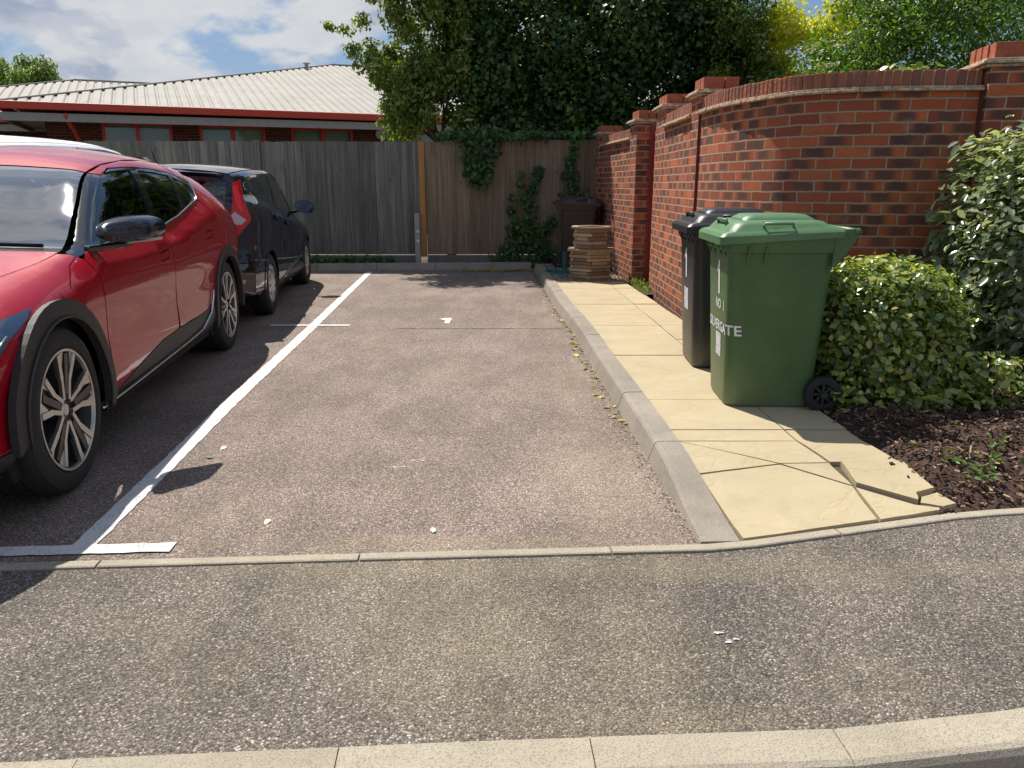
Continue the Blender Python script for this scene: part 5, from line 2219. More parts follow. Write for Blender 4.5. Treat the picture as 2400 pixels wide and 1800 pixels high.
def rim5(rad, yc, out=1):
    """machined five-twin-spoke wheel: returns (silver MB, dark MB) around axis Y with the outer face at yc*out"""
    S, D = MB(), MB()
    f = out
    # outer lip
    S.lathe([(rad - .014, yc - f * .012), (rad - .010, yc), (rad, yc + f * .001), (rad + .002, yc - f * .016)], (0, 0, 0), 'Y', 48, True)
    D.lathe([(rad, yc - f * .01), (rad - .012, yc - f * .03), (rad - .03, yc - f * .17), (rad - .01, yc - f * .18)], (0, 0, 0), 'Y', 40, True)
    D.lathe([(rad - .03, yc - f * .13), (.0, yc - f * .13)], (0, 0, 0), 'Y', 32, True)
    D.lathe([(.0, yc - f * .02), (.045, yc - f * .022), (.062, yc - f * .04), (.07, yc - f * .1), (0, yc - f * .1)], (0, 0, 0), 'Y', 28, True)
    S.lathe([(.0, yc - f * .012), (.024, yc - f * .014), (.031, yc - f * .02), (.031, yc - f * .03)], (0, 0, 0), 'Y', 24, True)

    def pl(a, r_, y):
        return (r_ * math.cos(a), y, r_ * math.sin(a))
    for k in range(5):
        a = 2 * PI * k / 5 + PI / 2 + .1
        # a "Y"-like paddle: dark body wide at the rim, silver edges
        da = .30
        r0, r1 = .045, rad - .012
        y0, y1 = yc - f * .022, yc - f * .012
        ring1 = [pl(a - .42, r0, y0), pl(a - da, r1 * .62, y0), pl(a - da * 1.05, r1, y1), pl(a + da * 1.05, r1, y1), pl(a + da, r1 * .62, y0), pl(a + .42, r0, y0)]
        ring2 = [(x, y - f * .05, z) for x, y, z in ring1]
        D.add(ring1 + ring2, [(0, 1, 2, 3, 4, 5), (11, 10, 9, 8, 7, 6)] + [(i, (i + 1) % 6, 6 + (i + 1) % 6, 6 + i) for i in range(6)])
        for sg in (-1, 1):
            w_ = .026
            pth = [pl(a + sg * .50, .050, yc - f * .014), pl(a + sg * (da - .035), r1 * .55, yc - f * .012), pl(a + sg * (da * 1.02), r1 * .99, yc - f * .003)]
            for i in range(2):
                S.bar(pth[i], pth[i + 1], w_ if i else w_ * .75, .014, up=(0, 1, 0))
            # machined wedge at the rim
            w1 = [pl(a + sg * da * 1.02, r1 * .58, yc - f * .008), pl(a + sg * da * 1.1, r1, yc - f * .002), pl(a + sg * da * (.25 if sg > 0 else .55), r1, yc - f * .002)]
            w2 = [(x, y - f * .02, z) for x, y, z in w1]
            if (k + (sg > 0)) % 2 == 0 or True:
                S.add(w1 + w2, [(0, 1, 2), (5, 4, 3), (0, 1, 4, 3), (1, 2, 5, 4), (2, 0, 3, 5)])
        # inner ribs
        D.bar(pl(a, .07, yc - f * .016), pl(a, r1 * .97, yc - f * .008), .03, .02, up=(0, 1, 0))
    return S, D


def cover_wheel(rad, yc, out=1):
    S, D = MB(), MB()
    f = out
    S.lathe([(0, yc + f * .004), (.05, yc + f * .003), (.10, yc), (rad - .02, yc - f * .006), (rad, yc - f * .02)], (0, 0, 0), 'Y', 40, True)
    for k in range(9):
        a = 2 * PI * k / 9

        def pl(a_, r_, d=.004):
            return (r_ * math.cos(a_), yc + f * (d - .004 * r_ / rad), r_ * math.sin(a_))
        for (r0, r1, w_) in ((.085, .155, .075), (.165, rad - .012, .05)):
            aa = a + (0 if r0 < .1 else .35)
            q = [pl(aa - w_ * .5, r0), pl(aa - w_ * 1.6, (r0 + r1) / 2), pl(aa - w_ * 1.2, r1), pl(aa + w_ * 1.2, r1), pl(aa + w_ * 1.6, (r0 + r1) / 2), pl(aa + w_ * .5, r0)]
            q2 = [(x, y - f * .01, z) for x, y, z in q]
            D.add(q + q2, [(0, 1, 2, 3, 4, 5), (11, 10, 9, 8, 7, 6)])
    return S, D


def make_wheel(parent, loc, R_, rimr, width, side, style, rot=0, steer=0):
    e = bpy.data.objects.new('wheel', None)
    COL.objects.link(e)
    e.parent = parent
    e.location = loc
    e.rotation_euler = (0, rot, steer)
    yo = side * width / 2
    mb = MB()
    w2 = width / 2
    prof = [(rimr, -w2 + .01), (rimr + .02, -w2 - .004), (R_ - .05, -w2 - .006), (R_ - .018, -w2 + .008), (R_ - .004, -w2 + .03), (R_, -w2 + .05), (R_, -.03), (R_ - .008, -.028), (R_ - .008, -.02), (R_, -.018), (R_, .018), (R_ - .008, .02), (R_ - .008, .028), (R_, .03), (R_, w2 - .05), (R_ - .004, w2 - .03), (R_ - .018, w2 - .008), (R_ - .05, w2 + .006), (rimr + .02, w2 + .004), (rimr, w2 - .01)]
    mb.lathe(prof, (0, 0, 0), 'Y', 56, True)
    mb.build('tyre', M_rub, e, autosmooth=30)
    if style == 'alloy':
        S, D = rim5(rimr, yo, side)
        S.build('rim_face', M_silver, e, autosmooth=30)
        D.build('rim', M_hub, e, autosmooth=30)
    else:
        S, D = cover_wheel(rimr, yo, side)
        S.build('wheel_cover', M_cover, e, autosmooth=30)
        D.build('cover_slots', M_hub, e)
    return e


def arch_well(parent, s, r, y0, y1, cz, name='wheel_well'):
    mb = MB()
    for sg in (-1, 1):
        for (a, b_) in ((y0, y1),):
            ring0, ring1 = [], []
            for k in range(25):
                t = R(-25 + 230 * k / 24)
                ring0.append((s + r * math.cos(t), sg * a, cz + r * math.sin(t)))
                ring1.append((s + r * math.cos(t), sg * b_, cz + r * math.sin(t)))
            mb.rings([ring0, ring1], closed=False, cap0=False, cap1=False)
            mb.add(ring0, [tuple(range(25))])
    return mb.build(name, M_under, parent, fix=False)


def seat(parent, x, y, z, name='seat', s=1, fx=1):
    mb = MB()
    mb.rings([rrect(x, y, .26, .25, .08, z + dz) for dz in (-.22, -.02, .02)])
    o = mb.build(name, M_inter, parent, autosmooth=40)
    mb = MB()
    rr = []
    for k, (dx, h, w_) in enumerate(((.20, .0, .25), (.26, .3, .25), (.33, .58, .20), (.345, .62, .12))):
        rr.append([(px_, py_, z + h) for px_, py_, _ in rrect(x + fx * dx, y, .06, w_, .05, 0)])
    mb.rings(rr)
    mb.rings([[(px_, py_, z + h) for px_, py_, _ in rrect(x + fx * dx, y, .05 * k, .13 * k2, .04, 0)] for (dx, h, k, k2) in ((.35, .65, .7, .85), (.36, .70, 1, 1), (.37, .80, 1, .97), (.375, .83, .8, .7))])
    mb.build('backrest', M_inter, o, autosmooth=40)
    return o


# ---------------------------------------------------------------- the red crossover (s = distance behind the front hubs)
RB = Body(dict(
    z0=.235,
    zc=[(-.95, .60), (-.90, .68), (-.82, .76), (-.6, .845), (-.2, .935), (.2, .99), (.42, 1.012), (.50, 1.02), (.8, 1.20), (1.22, 1.405), (1.6, 1.495), (2.1, 1.540), (2.6, 1.535), (3.1, 1.465), (3.5, 1.365), (3.56, 1.32), (3.68, 1.16), (3.80, 1.06), (3.86, 1.0)],
    ze=[(-.95, .57), (-.90, .65), (-.82, .725), (-.6, .81), (-.2, .90), (.2, .955), (.42, .995), (.50, 1.01), (.8, 1.165), (1.22, 1.365), (1.6, 1.425), (2.1, 1.455), (2.6, 1.445), (3.1, 1.385), (3.5, 1.30), (3.56, 1.27), (3.68, 1.13), (3.80, 1.03), (3.86, .98)],
    ye=[(-.95, .55), (-.6, .64), (0, .72), (.42, .79), (.8, .735), (1.22, .655), (1.6, .635), (2.6, .615), (3.1, .59), (3.5, .55), (3.68, .60), (3.86, .62)],
    zb=[(-.95, .52), (-.82, .64), (-.6, .735), (-.2, .84), (.2, .905), (.42, .955), (.55, .985), (1.1, 1.01), (1.74, 1.035), (2.2, 1.10), (2.6, 1.175), (2.85, 1.215), (3.1, 1.205), (3.4, 1.13), (3.6, 1.05), (3.86, .90)],
    yb=[(-.95, .68), (-.6, .80), (-.2, .865), (.2, .885), (.5, .885), (1.7, .88), (2.4, .865), (2.8, .845), (3.2, .865), (3.5, .86), (3.86, .74)],
    w=[(-.95, .84), (-.6, .92), (-.2, .945), (.3, .95), (1.5, .945), (2.4, .95), (3.0, .965), (3.4, .955), (3.86, .90)],
    m=[(-.97, .74), (-.90, .82), (-.8, .88), (-.6, .945), (-.35, .985), (0, 1), (3.2, 1), (3.5, .985), (3.7, .955), (3.80, .92), (3.87, .86)],
))
FH, RH = 0.0, 2.995      # hub stations
HZ = .362


def red_car(name, label):
    t = thing(name, label, 'car')
    ar = .448
    zb0 = .235

    def arch_pts(c, r, za, zb_, rev=False):
        """polyline over the wheel from rear foot to front foot (decreasing s if rev)"""
        a0 = math.degrees(math.asin(max(-1, min(1, (za - HZ) / r))))
        a1 = 180 - math.degrees(math.asin(max(-1, min(1, (zb_ - HZ) / r))))
        pts_ = arc(c, HZ, r, a0, a1, 22)
        return pts_ if not rev else pts_[::-1]

    def zt(s):     # red lower edge above the dark sill
        return pchip([.44, .6, .95, 1.5, 2.1, 2.38, 2.6], [.285, .315, .375, .425, .425, .445, .50])(s)
    dz = lambda s: RB.k['ze'](s) - (.0006 if s < .431 else .0035)
    bz = lambda s: RB.k['zb'](s)
    for side in (1, -1):
        sides = dict(side=side)
        # hood flank / front wing ahead of the door
        top = [(s, dz(s)) for s in (.43, .3, .1, -.1, -.3, -.5, -.7, -.85)]
        wing = [(.12, bz(.12) - .0), ] if False else None
        front = [(-.93, .50), (-.93, .30), (-.50, .30)]
        ap = arch_pts(FH, ar, .30, .30, False)          # from +s side over to -s side
        ap_back = [p_ for p_ in ap]
        # piece behind the wheel up to the door, and piece in front including above the wheel
        outer = [(.43, .985)] + [(s, dz(s)) for s in np.linspace(.40, -.93, 24)] + [(-.935, .5), (-.935, .33), (-.445, .33)]
        ap2 = [p_ for p_ in arc(FH, HZ, ar, 184, 68, 20)]
        outer += ap2 + [(.165, .81), (.20, .87), (.33, .945), (.43, .975)]
        panel(RB, 'front_wing', outer, M_red, t, **sides)
        ap3 = arc(FH, HZ, ar, 66, -9, 14)
        outer = [(.171, .806)] + ap3 + [(.455, .285), (.475, .285), (.49, .50), (.475, .80), (.455, .962), (.43, .973), (.332, .9425), (.205, .866)]
        panel(RB, 'wing_panel', outer, M_red, t, **sides)
        # doors
        fd = [(.462, .958), (.485, .80), (.50, .50), (.485, .29)] + [(s, zt(s)) for s in (.6, .8, 1.0, 1.3, 1.61)] + [(1.635, .7), (1.63, .95), (1.64, 1.035)] + [(s, bz(s) + .012) for s in (1.4, 1.1, .8, .6)] + [(.52, .99)]
        hd = [(1.40, .862), (1.545, .872), (1.56, .895), (1.55, .915), (1.41, .905), (1.395, .885)]
        hd2 = [(1.393, .855), (1.552, .865), (1.570, .895), (1.558, .923), (1.404, .913), (1.387, .885)]
        panel(RB, 'front_door', fd, M_red, t, holes=[hd2], **sides)
        panel(RB, 'door_handle', hd, M_red, t, step=.03, bstep=.02, **sides)
        rr = arc(RH, HZ, .465, 168, 110, 12)
        rd = [(1.645, .425), (1.9, .428), (2.1, zt(2.1)), (2.3, zt(2.3)), (2.45, .462)] + [p_ for p_ in rr if p_[1] > .47] + [(2.80, .90), (2.78, 1.02), (2.70, 1.165), (2.66, 1.185)] + [(s, bz(s) + .012) for s in (2.5, 2.2, 1.9, 1.66)] + [(1.64, .95), (1.645, .7)]
        hr = [(2.44, .922), (2.585, .932), (2.60, .955), (2.59, .975), (2.45, .965), (2.435, .945)]
        hr2 = [(2.433, .915), (2.592, .925), (2.610, .955), (2.598, .983), (2.444, .973), (2.427, .945)]
        panel(RB, 'rear_door', rd, M_red, t, holes=[hr2], **sides)
        panel(RB, 'door_handle', hr, M_red, t, step=.03, bstep=.02, **sides)
        # rear quarter with D pillar and haunch
        qa = arc(RH, HZ, ar, 112, -8, 20)
        q = [(2.81, .90)] + [(RH + .465 * math.cos(R(111)), HZ + .465 * math.sin(R(111)))] + qa + [(3.44, .28), (3.80, .30), (3.855, .6), (3.855, .88)] + [(s, dz(s)) for s in (3.8, 3.68, 3.56, 3.5, 3.3, 3.1, 2.95, 2.80)] + [(2.78, 1.315), (2.74, 1.26), (2.68, 1.20), (2.715, 1.165), (2.79, 1.02)]
        panel(RB, 'rear_quarter', q, M_red, t, **sides)
        # roof rail strip above the side glass
        q = [(2.79, dz(2.79)), (2.6, dz(2.6)), (2.2, dz(2.2)), (1.8, dz(1.8)), (1.45, dz(1.45)), (1.22, dz(1.22)), (1.27, 1.352), (1.45, 1.392), (1.75, 1.405), (2.1, 1.400), (2.4, 1.385), (2.62, 1.355), (2.79, 1.315)]
        panel(RB, 'roof_rail', q, M_red, t, **sides)
        # gloss black pillar surround with glazed openings
        gf = [(.66, 1.025), (.95, 1.205), (1.20, 1.325), (1.30, 1.362), (1.5, 1.378), (1.72, 1.383), (1.66, 1.20), (1.59, 1.052), (1.1, 1.035)]
        gr_ = [(1.70, 1.062), (1.78, 1.24), (1.84, 1.383), (2.1, 1.378), (2.38, 1.362), (2.36, 1.24), (2.29, 1.148), (2.0, 1.095)]
        gq = [(2.36, 1.160), (2.44, 1.26), (2.455, 1.352), (2.60, 1.332), (2.72, 1.295), (2.70, 1.245), (2.64, 1.205), (2.5, 1.178)]
        surround = [(.438, .972), (.438, dz(.438)), (.50, dz(.50)), (.56, dz(.56)), (.62, dz(.62)), (.68, dz(.68)), (.74, dz(.74)), (.8, dz(.8)), (.87, dz(.87)), (.94, dz(.94)), (1.0, dz(1.0)), (1.07, dz(1.07)), (1.14, dz(1.14)), (1.21, dz(1.21)), (1.26, 1.346), (1.45, 1.387), (1.75, 1.400), (2.1, 1.395), (2.4, 1.380), (2.62, 1.350), (2.775, 1.312), (2.735, 1.255), (2.672, 1.197), (2.5, bz(2.5) + .018), (2.2, bz(2.2) + .018), (1.9, bz(1.9) + .018), (1.5, bz(1.5) + .018), (1.1, bz(1.1) + .018), (.8, bz(.8) + .018), (.6, bz(.6) + .014)]
        panel(RB, 'pillar_trim', surround, M_gloss, t, holes=[gf, gr_, gq], off=-.002, **sides)
        for g_ in (gf, gr_, gq):
            panel(RB, 'side_window', g_, M_glass, t, off=-.009, edge=0, **sides)
        tube_on(RB, [(.62, bz(.62) + .010)] + [(s, bz(s) + .013) for s in (.9, 1.3, 1.7, 2.1, 2.5)] + [(2.66, 1.193), (2.725, 1.25), (2.775, 1.312), (2.62, 1.357)], .0065, 'chrome_strip', M_chrome, t, side, .003)
        # arch cladding and sill
        for c, nm, a0, a1 in ((FH, 'arch_trim', -14, 186), (RH, 'arch_trim', -10, 193)):
            ro = .478 if c == RH else .472
            outer = arc(c, HZ, ro, a0, a1, 30) + arc(c, HZ, .392, a1 - 4, a0 + 4, 28)
            panel(RB, nm, outer, M_clad, t, off=.004, step=.05, edge=.03, flat=.955, **sides)
            P3 = []
            mbt = MB()
            for k in range(33):
                a = R(a0 + (a1 - a0) * k / 32)
                p_, nn = RB.point(c + .398 * math.cos(a), HZ + .398 * math.sin(a), 'side', .004)
                p_.y = .3 * p_.y + .7 * .955 + .010
                if side < 0:
                    p_.y = -p_.y
                P3.append(p_)
            mbt.tube(P3, .006, 6)
            mbt.build('arch_lip', M_clad, t, smooth=True)
        sill = [(.38, .235), (.42, .29), (.455, .283)] + [(s, zt(s) - .004) for s in (.6, .8, 1.0, 1.3, 1.6, 2.0, 2.3, 2.45)] + [(2.505, .40), (2.60, .24)]
        panel(RB, 'sill_cladding', sill, M_clad, t, off=.004, **sides)
        tube_on(RB, [(.40, .262), (.8, .272), (1.3, .290), (1.8, .305), (2.15, .325), (2.36, .40), (2.47, .55)], .009, 'sill_strip', M_chrome, t, side, .012)
        tube_on(RB, [(-.45, .245), (-.7, .25), (-.9, .262)], .011, 'sill_strip', M_chrome, t, side, .012)
        bumper = [(-.93, .24), (-.93, .325), (-.43, .325), (-.41, .24)]
        panel(RB, 'bumper_trim', bumper, M_clad, t, off=.004, **sides)
        bumper = [(3.43, .24), (3.44, .275), (3.80, .295), (3.83, .25)]
        panel(RB, 'bumper_trim', bumper, M_clad, t, off=.002, **sides)
        # head lamp sweeping back above the front arch
        lamp = [(-.14, .822), (-.25, .808), (-.45, .780), (-.70, .715), (-.88, .64), (-.90, .54), (-.80, .53), (-.62, .60), (-.47, .665), (-.36, .735), (-.22, .785)]
        panel(RB, 'headlight', lamp, M_lamp, t, off=.006, step=.04, **sides)
        tube_on(RB, [(-.80, .56), (-.62, .64), (-.46, .70), (-.36, .745)], .005, 'light_strip', M_chrome, t, side, .008)
        lampr = [(3.45, .98), (3.70, .99), (3.855, .93), (3.855, .88), (3.7, .94), (3.46, .95)]
        panel(RB, 'tail_light', lampr, M_tail, t, off=.005, step=.05, **sides)
        # door mirror
        my = side * 1.02
        mb = MB()
        rg = []
        for k, (x, a, b_, zc_) in enumerate(((.585, .05, .025, 1.065), (.60, .085, .045, 1.07), (.64, .108, .060, 1.074), (.72, .118, .066, 1.078), (.79, .122, .066, 1.082), (.815, .122, .064, 1.084))):
            rg.append([(x + .07 * math.cos(q) * side, my + a * sgp(math.cos(q), .75), zc_ + b_ * sgp(math.sin(q), .75) * (1.0 if math.sin(q) > 0 else .8)) for q in np.linspace(0, 2 * PI, 33)[:-1]])
        mb.rings(rg)
        mr = mb.build('wing_mirror', M_gloss if False else car_mir, t, autosmooth=50)
        mb = MB()
        mb.bar((.56, side * .86, 1.0), (.73, my - side * .01, 1.012), .05, .03)
        mb.build('mirror_arm', M_gloss, mr, bevel=.01)
        mb = MB()
        mb.bar((.655, my - side * .0, 1.024), (.80, my + side * .118, 1.034), .02, .014)
        mb.build('indicator', M_skid, mr)
        make_wheel(t, (FH, side * (.93 - .118), HZ), .362, .262, .235, side, 'alloy', .25)
        make_wheel(t, (RH, side * (.93 - .118), HZ), .362, .262, .235, side, 'alloy', 1.1)
    # top panels
    ye = lambda s: RB.k['ye'](s) * RB.k['m'](s) * (1.0 if s < .431 else .999)
    ss = list(np.linspace(-.93, .43, 26))
    hood = [(s, ye(s)) for s in ss] + [(s, -ye(s)) for s in ss[::-1]]
    # sagging rear edge of the bonnet
    panel(RB, 'bonnet', hood, M_red, t, dom='top')
    wy = lambda s: ye(s) - .004
    sw = [.50, .56, .62, .68, .74, .8, .87, .94, 1.0, 1.07, 1.14, 1.21]
    ws = [(s, wy(s)) for s in sw] + [(1.215, .3), (1.205, 0), (1.215, -.3)] + [(s, -wy(s)) for s in sw[::-1]]
    panel(RB, 'windscreen', ws, M_wscreen, t, dom='top', off=-.003, edge=0)
    cw = [(.435, ye(.435)), (.497, ye(.497)), (.497, -ye(.497)), (.435, -ye(.435))]
    panel(RB, 'scuttle', cw, M_under, t, dom='top', off=-.003, edge=0, step=.03)
    tube_on(RB, [(.50, -.7), (.53, -.3), (.52, .1), (.50, .55)], .010, 'wiper', M_under, t, 1, .010, dom='top')
    ss = [1.22, 1.5, 1.9, 2.3, 2.7, 3.1, 3.4, 3.5]
    roof = [(s, ye(s)) for s in ss] + [(s, -ye(s)) for s in ss[::-1]]
    roof = [(1.228, .3)] + roof[:8] + roof[8:] + [(1.228, -.3), (1.216, 0)]
    rf = panel(RB, 'roof', roof, M_red, t, dom='top')
    mb = MB()
    # spoiler overhanging the rear window, with pointed ends
    sp_ = []
    for y, x_, z_ in ((-.62, 3.50, 1.33), (-.50, 3.60, 1.345), (-.25, 3.63, 1.352), (0, 3.64, 1.355), (.25, 3.63, 1.352), (.50, 3.60, 1.345), (.62, 3.50, 1.33)):
        sp_.append([(3.40, y * .93, z_ + .045), (x_, y, z_), (x_ - .01, y, z_ - .018), (3.42, y * .93, z_ - .03)])
    mb.rings(sp_)
    mb.build('spoiler', M_red, t, autosmooth=50)
    rw = [(3.52, .52), (3.60, .54), (3.72, .56), (3.72, -.56), (3.60, -.54), (3.52, -.52)]
    panel(RB, 'rear_window', rw, M_glass, t, dom='top', off=-.002, edge=0)
    tg = [(3.51, .545), (3.52, .525), (3.60, .545), (3.725, .565), (3.725, -.565), (3.60, -.545), (3.52, -.525), (3.51, -.545), (3.7, -.60), (3.85, -.53), (3.85, .53), (3.7, .60)]
    panel(RB, 'tailgate_top', [(3.73, .56), (3.85, .53), (3.85, -.53), (3.73, -.56)], M_red, t, dom='top', step=.05)
    mb = MB()
    mb.rings([[(2.74, -.010, 1.515), (2.74, .010, 1.515), (2.88, .014, 1.495), (2.88, -.014, 1.495)], [(2.83, -.004, 1.565), (2.83, .004, 1.565), (2.885, .005, 1.55), (2.885, -.005, 1.55)]])
    mb.build('aerial_fin', M_red, t, bevel=.004)
    # end caps
    for s_, nm, mt in ((-.935, 'front_bumper', M_red), (3.855, 'rear_bumper', M_red)):
        P_ = [RB.yz(s_, k / 4) for k in range(0, 41)]
        ring = [(s_, y, z) for y, z in P_] + [(s_, -y, z) for y, z in P_[::-1][1:]]
        d = -1 if s_ < 0 else 1
        ring2 = [(s_ + d * .045, y * .86, .3 + (z - .3) * .90) for _, y, z in ring]
        ring3 = [(s_ + d * .06, y * .6, .35 + (z - .35) * .7) for _, y, z in ring]
        mb = MB()
        mb.rings([ring, ring2, ring3], cap0=False)
        mb.build(nm, mt, t, autosmooth=50)
    mb = MB()
    mb.box((-1.0, 0, .40), (.03, 1.1, .14))
    mb.build('grille', M_under, t, bevel=.01)
    # floor pan, wells, cabin
    mb = MB()
    mb.box((1.5, 0, .27), (4.3, 1.30, .12))
    mb.box((1.5, 0, .25), (2.0, 1.76, .08))
    mb.build('floor_pan', M_under, t)
    arch_well(t, FH, .43, .86, .55, HZ)
    arch_well(t, RH, .43, .87, .55, HZ)
    mb = MB()
    for sg in (-1, 1):
        for (a, b_) in ((.46, 2.5),):
            rg = []
            for k in range(20):
                s = a + (b_ - a) * k / 19
                p1, _ = RB.point(s, .30, 'side', -.05)
                p2, _ = RB.point(s, .8, 'side', -.06)
                p3, _ = RB.point(s, RB.k['zb'](s) + .0, 'side', -.045)
                rg.append([(p_.x, p_.y * sg, p_.z) for p_ in (p1, p2, p3)])
            mb.rings(rg, closed=False, cap0=False, cap1=False)
    mb.build('door_cards', M_inter, t, fix=False)
    mb = MB()
    mb.rings([[(.52, -.80, .60), (.52, .80, .60), (.58, .80, .985), (.58, -.80, .985)], [(.95, -.80, .60), (.95, .80, .60), (.98, .80, .985), (.98, -.80, .985)]])
    mb.box((.8, .38, 1.0), (.25, .35, .06))
    mb.build('dashboard', M_inter, t, bevel=.02)
    mb = MB()
    pts_ = [(1.12 + .05 * math.sin(a), +.38 + .18 * math.cos(a), .95 + .17 * math.sin(a)) for a in np.linspace(0, 2 * PI, 25)]
    mb.tube(pts_, .014, 8, cap=False)
    mb.bar((1.0, .38, .90), (1.12, .38, .95), .06, .06)
    mb.build('steering_wheel', M_inter, t, smooth=True)
    for y in (-.40, .40):
        seat(t, 1.45, y, .62)
    for y in (-.42, 0, .42):
        seat(t, 2.35, y, .66)
    mb = MB()
    mb.box((3.2, 0, .80), (.95, 1.2, .3))
    mb.build('boot_floor', M_inter, t)
    return t


red = red_car('parked_car', 'dark red crossover car parked nose outwards beside the white bay line')

red.location = (-2.823, 3.032, 0)
red.rotation_euler = (0, 0, R(97.29))

# ---------------------------------------------------------------- the upright hatchback (s = distance ahead of the rear hubs)
HB = Body(dict(
    z0=.20,
    zc=[(-.72, 1.445), (-.4, 1.478), (.3, 1.515), (.9, 1.525), (1.3, 1.495), (1.5, 1.44), (1.9, 1.17), (2.15, 1.0), (2.25, .965), (2.6, .90), (3.0, .81), (3.15, .73), (3.22, .64)],
    ze=[(-.72, 1.395), (-.4, 1.420), (.3, 1.445), (.9, 1.450), (1.3, 1.425), (1.5, 1.375), (1.9, 1.13), (2.15, .965), (2.25, .93), (2.6, .865), (3.0, .77), (3.15, .69), (3.22, .60)],
    ye=[(-.72, .70), (0, .695), (1.3, .675), (1.5, .68), (1.9, .735), (2.15, .765), (2.6, .70), (3.22, .60)],
    zb=[(-.72, 1.235), (-.1, 1.19), (.4, 1.12), (.85, 1.055), (1.4, .985), (2.0, .90), (2.3, .865), (2.6, .82), (3.0, .70), (3.22, .52)],
    yb=[(-.72, .775), (0, .80), (1.0, .815), (2.1, .815), (2.6, .80), (3.22, .70)],
    w=[(-.72, .875), (0, .885), (1.2, .872), (2.6, .885), (3.22, .84)],
    m=[(-.73, .985), (-.5, .995), (-.2, 1), (2.5, 1), (2.9, .965), (3.1, .90), (3.22, .80)],
))
HB.s_end = -.72
HB.rb = pchip([.2, .27, .34, .52, .62, .74, .9, 1.1, 1.3, 1.42], [.02, .06, .10, .11, .075, .05, .045, .03, .0, .0])


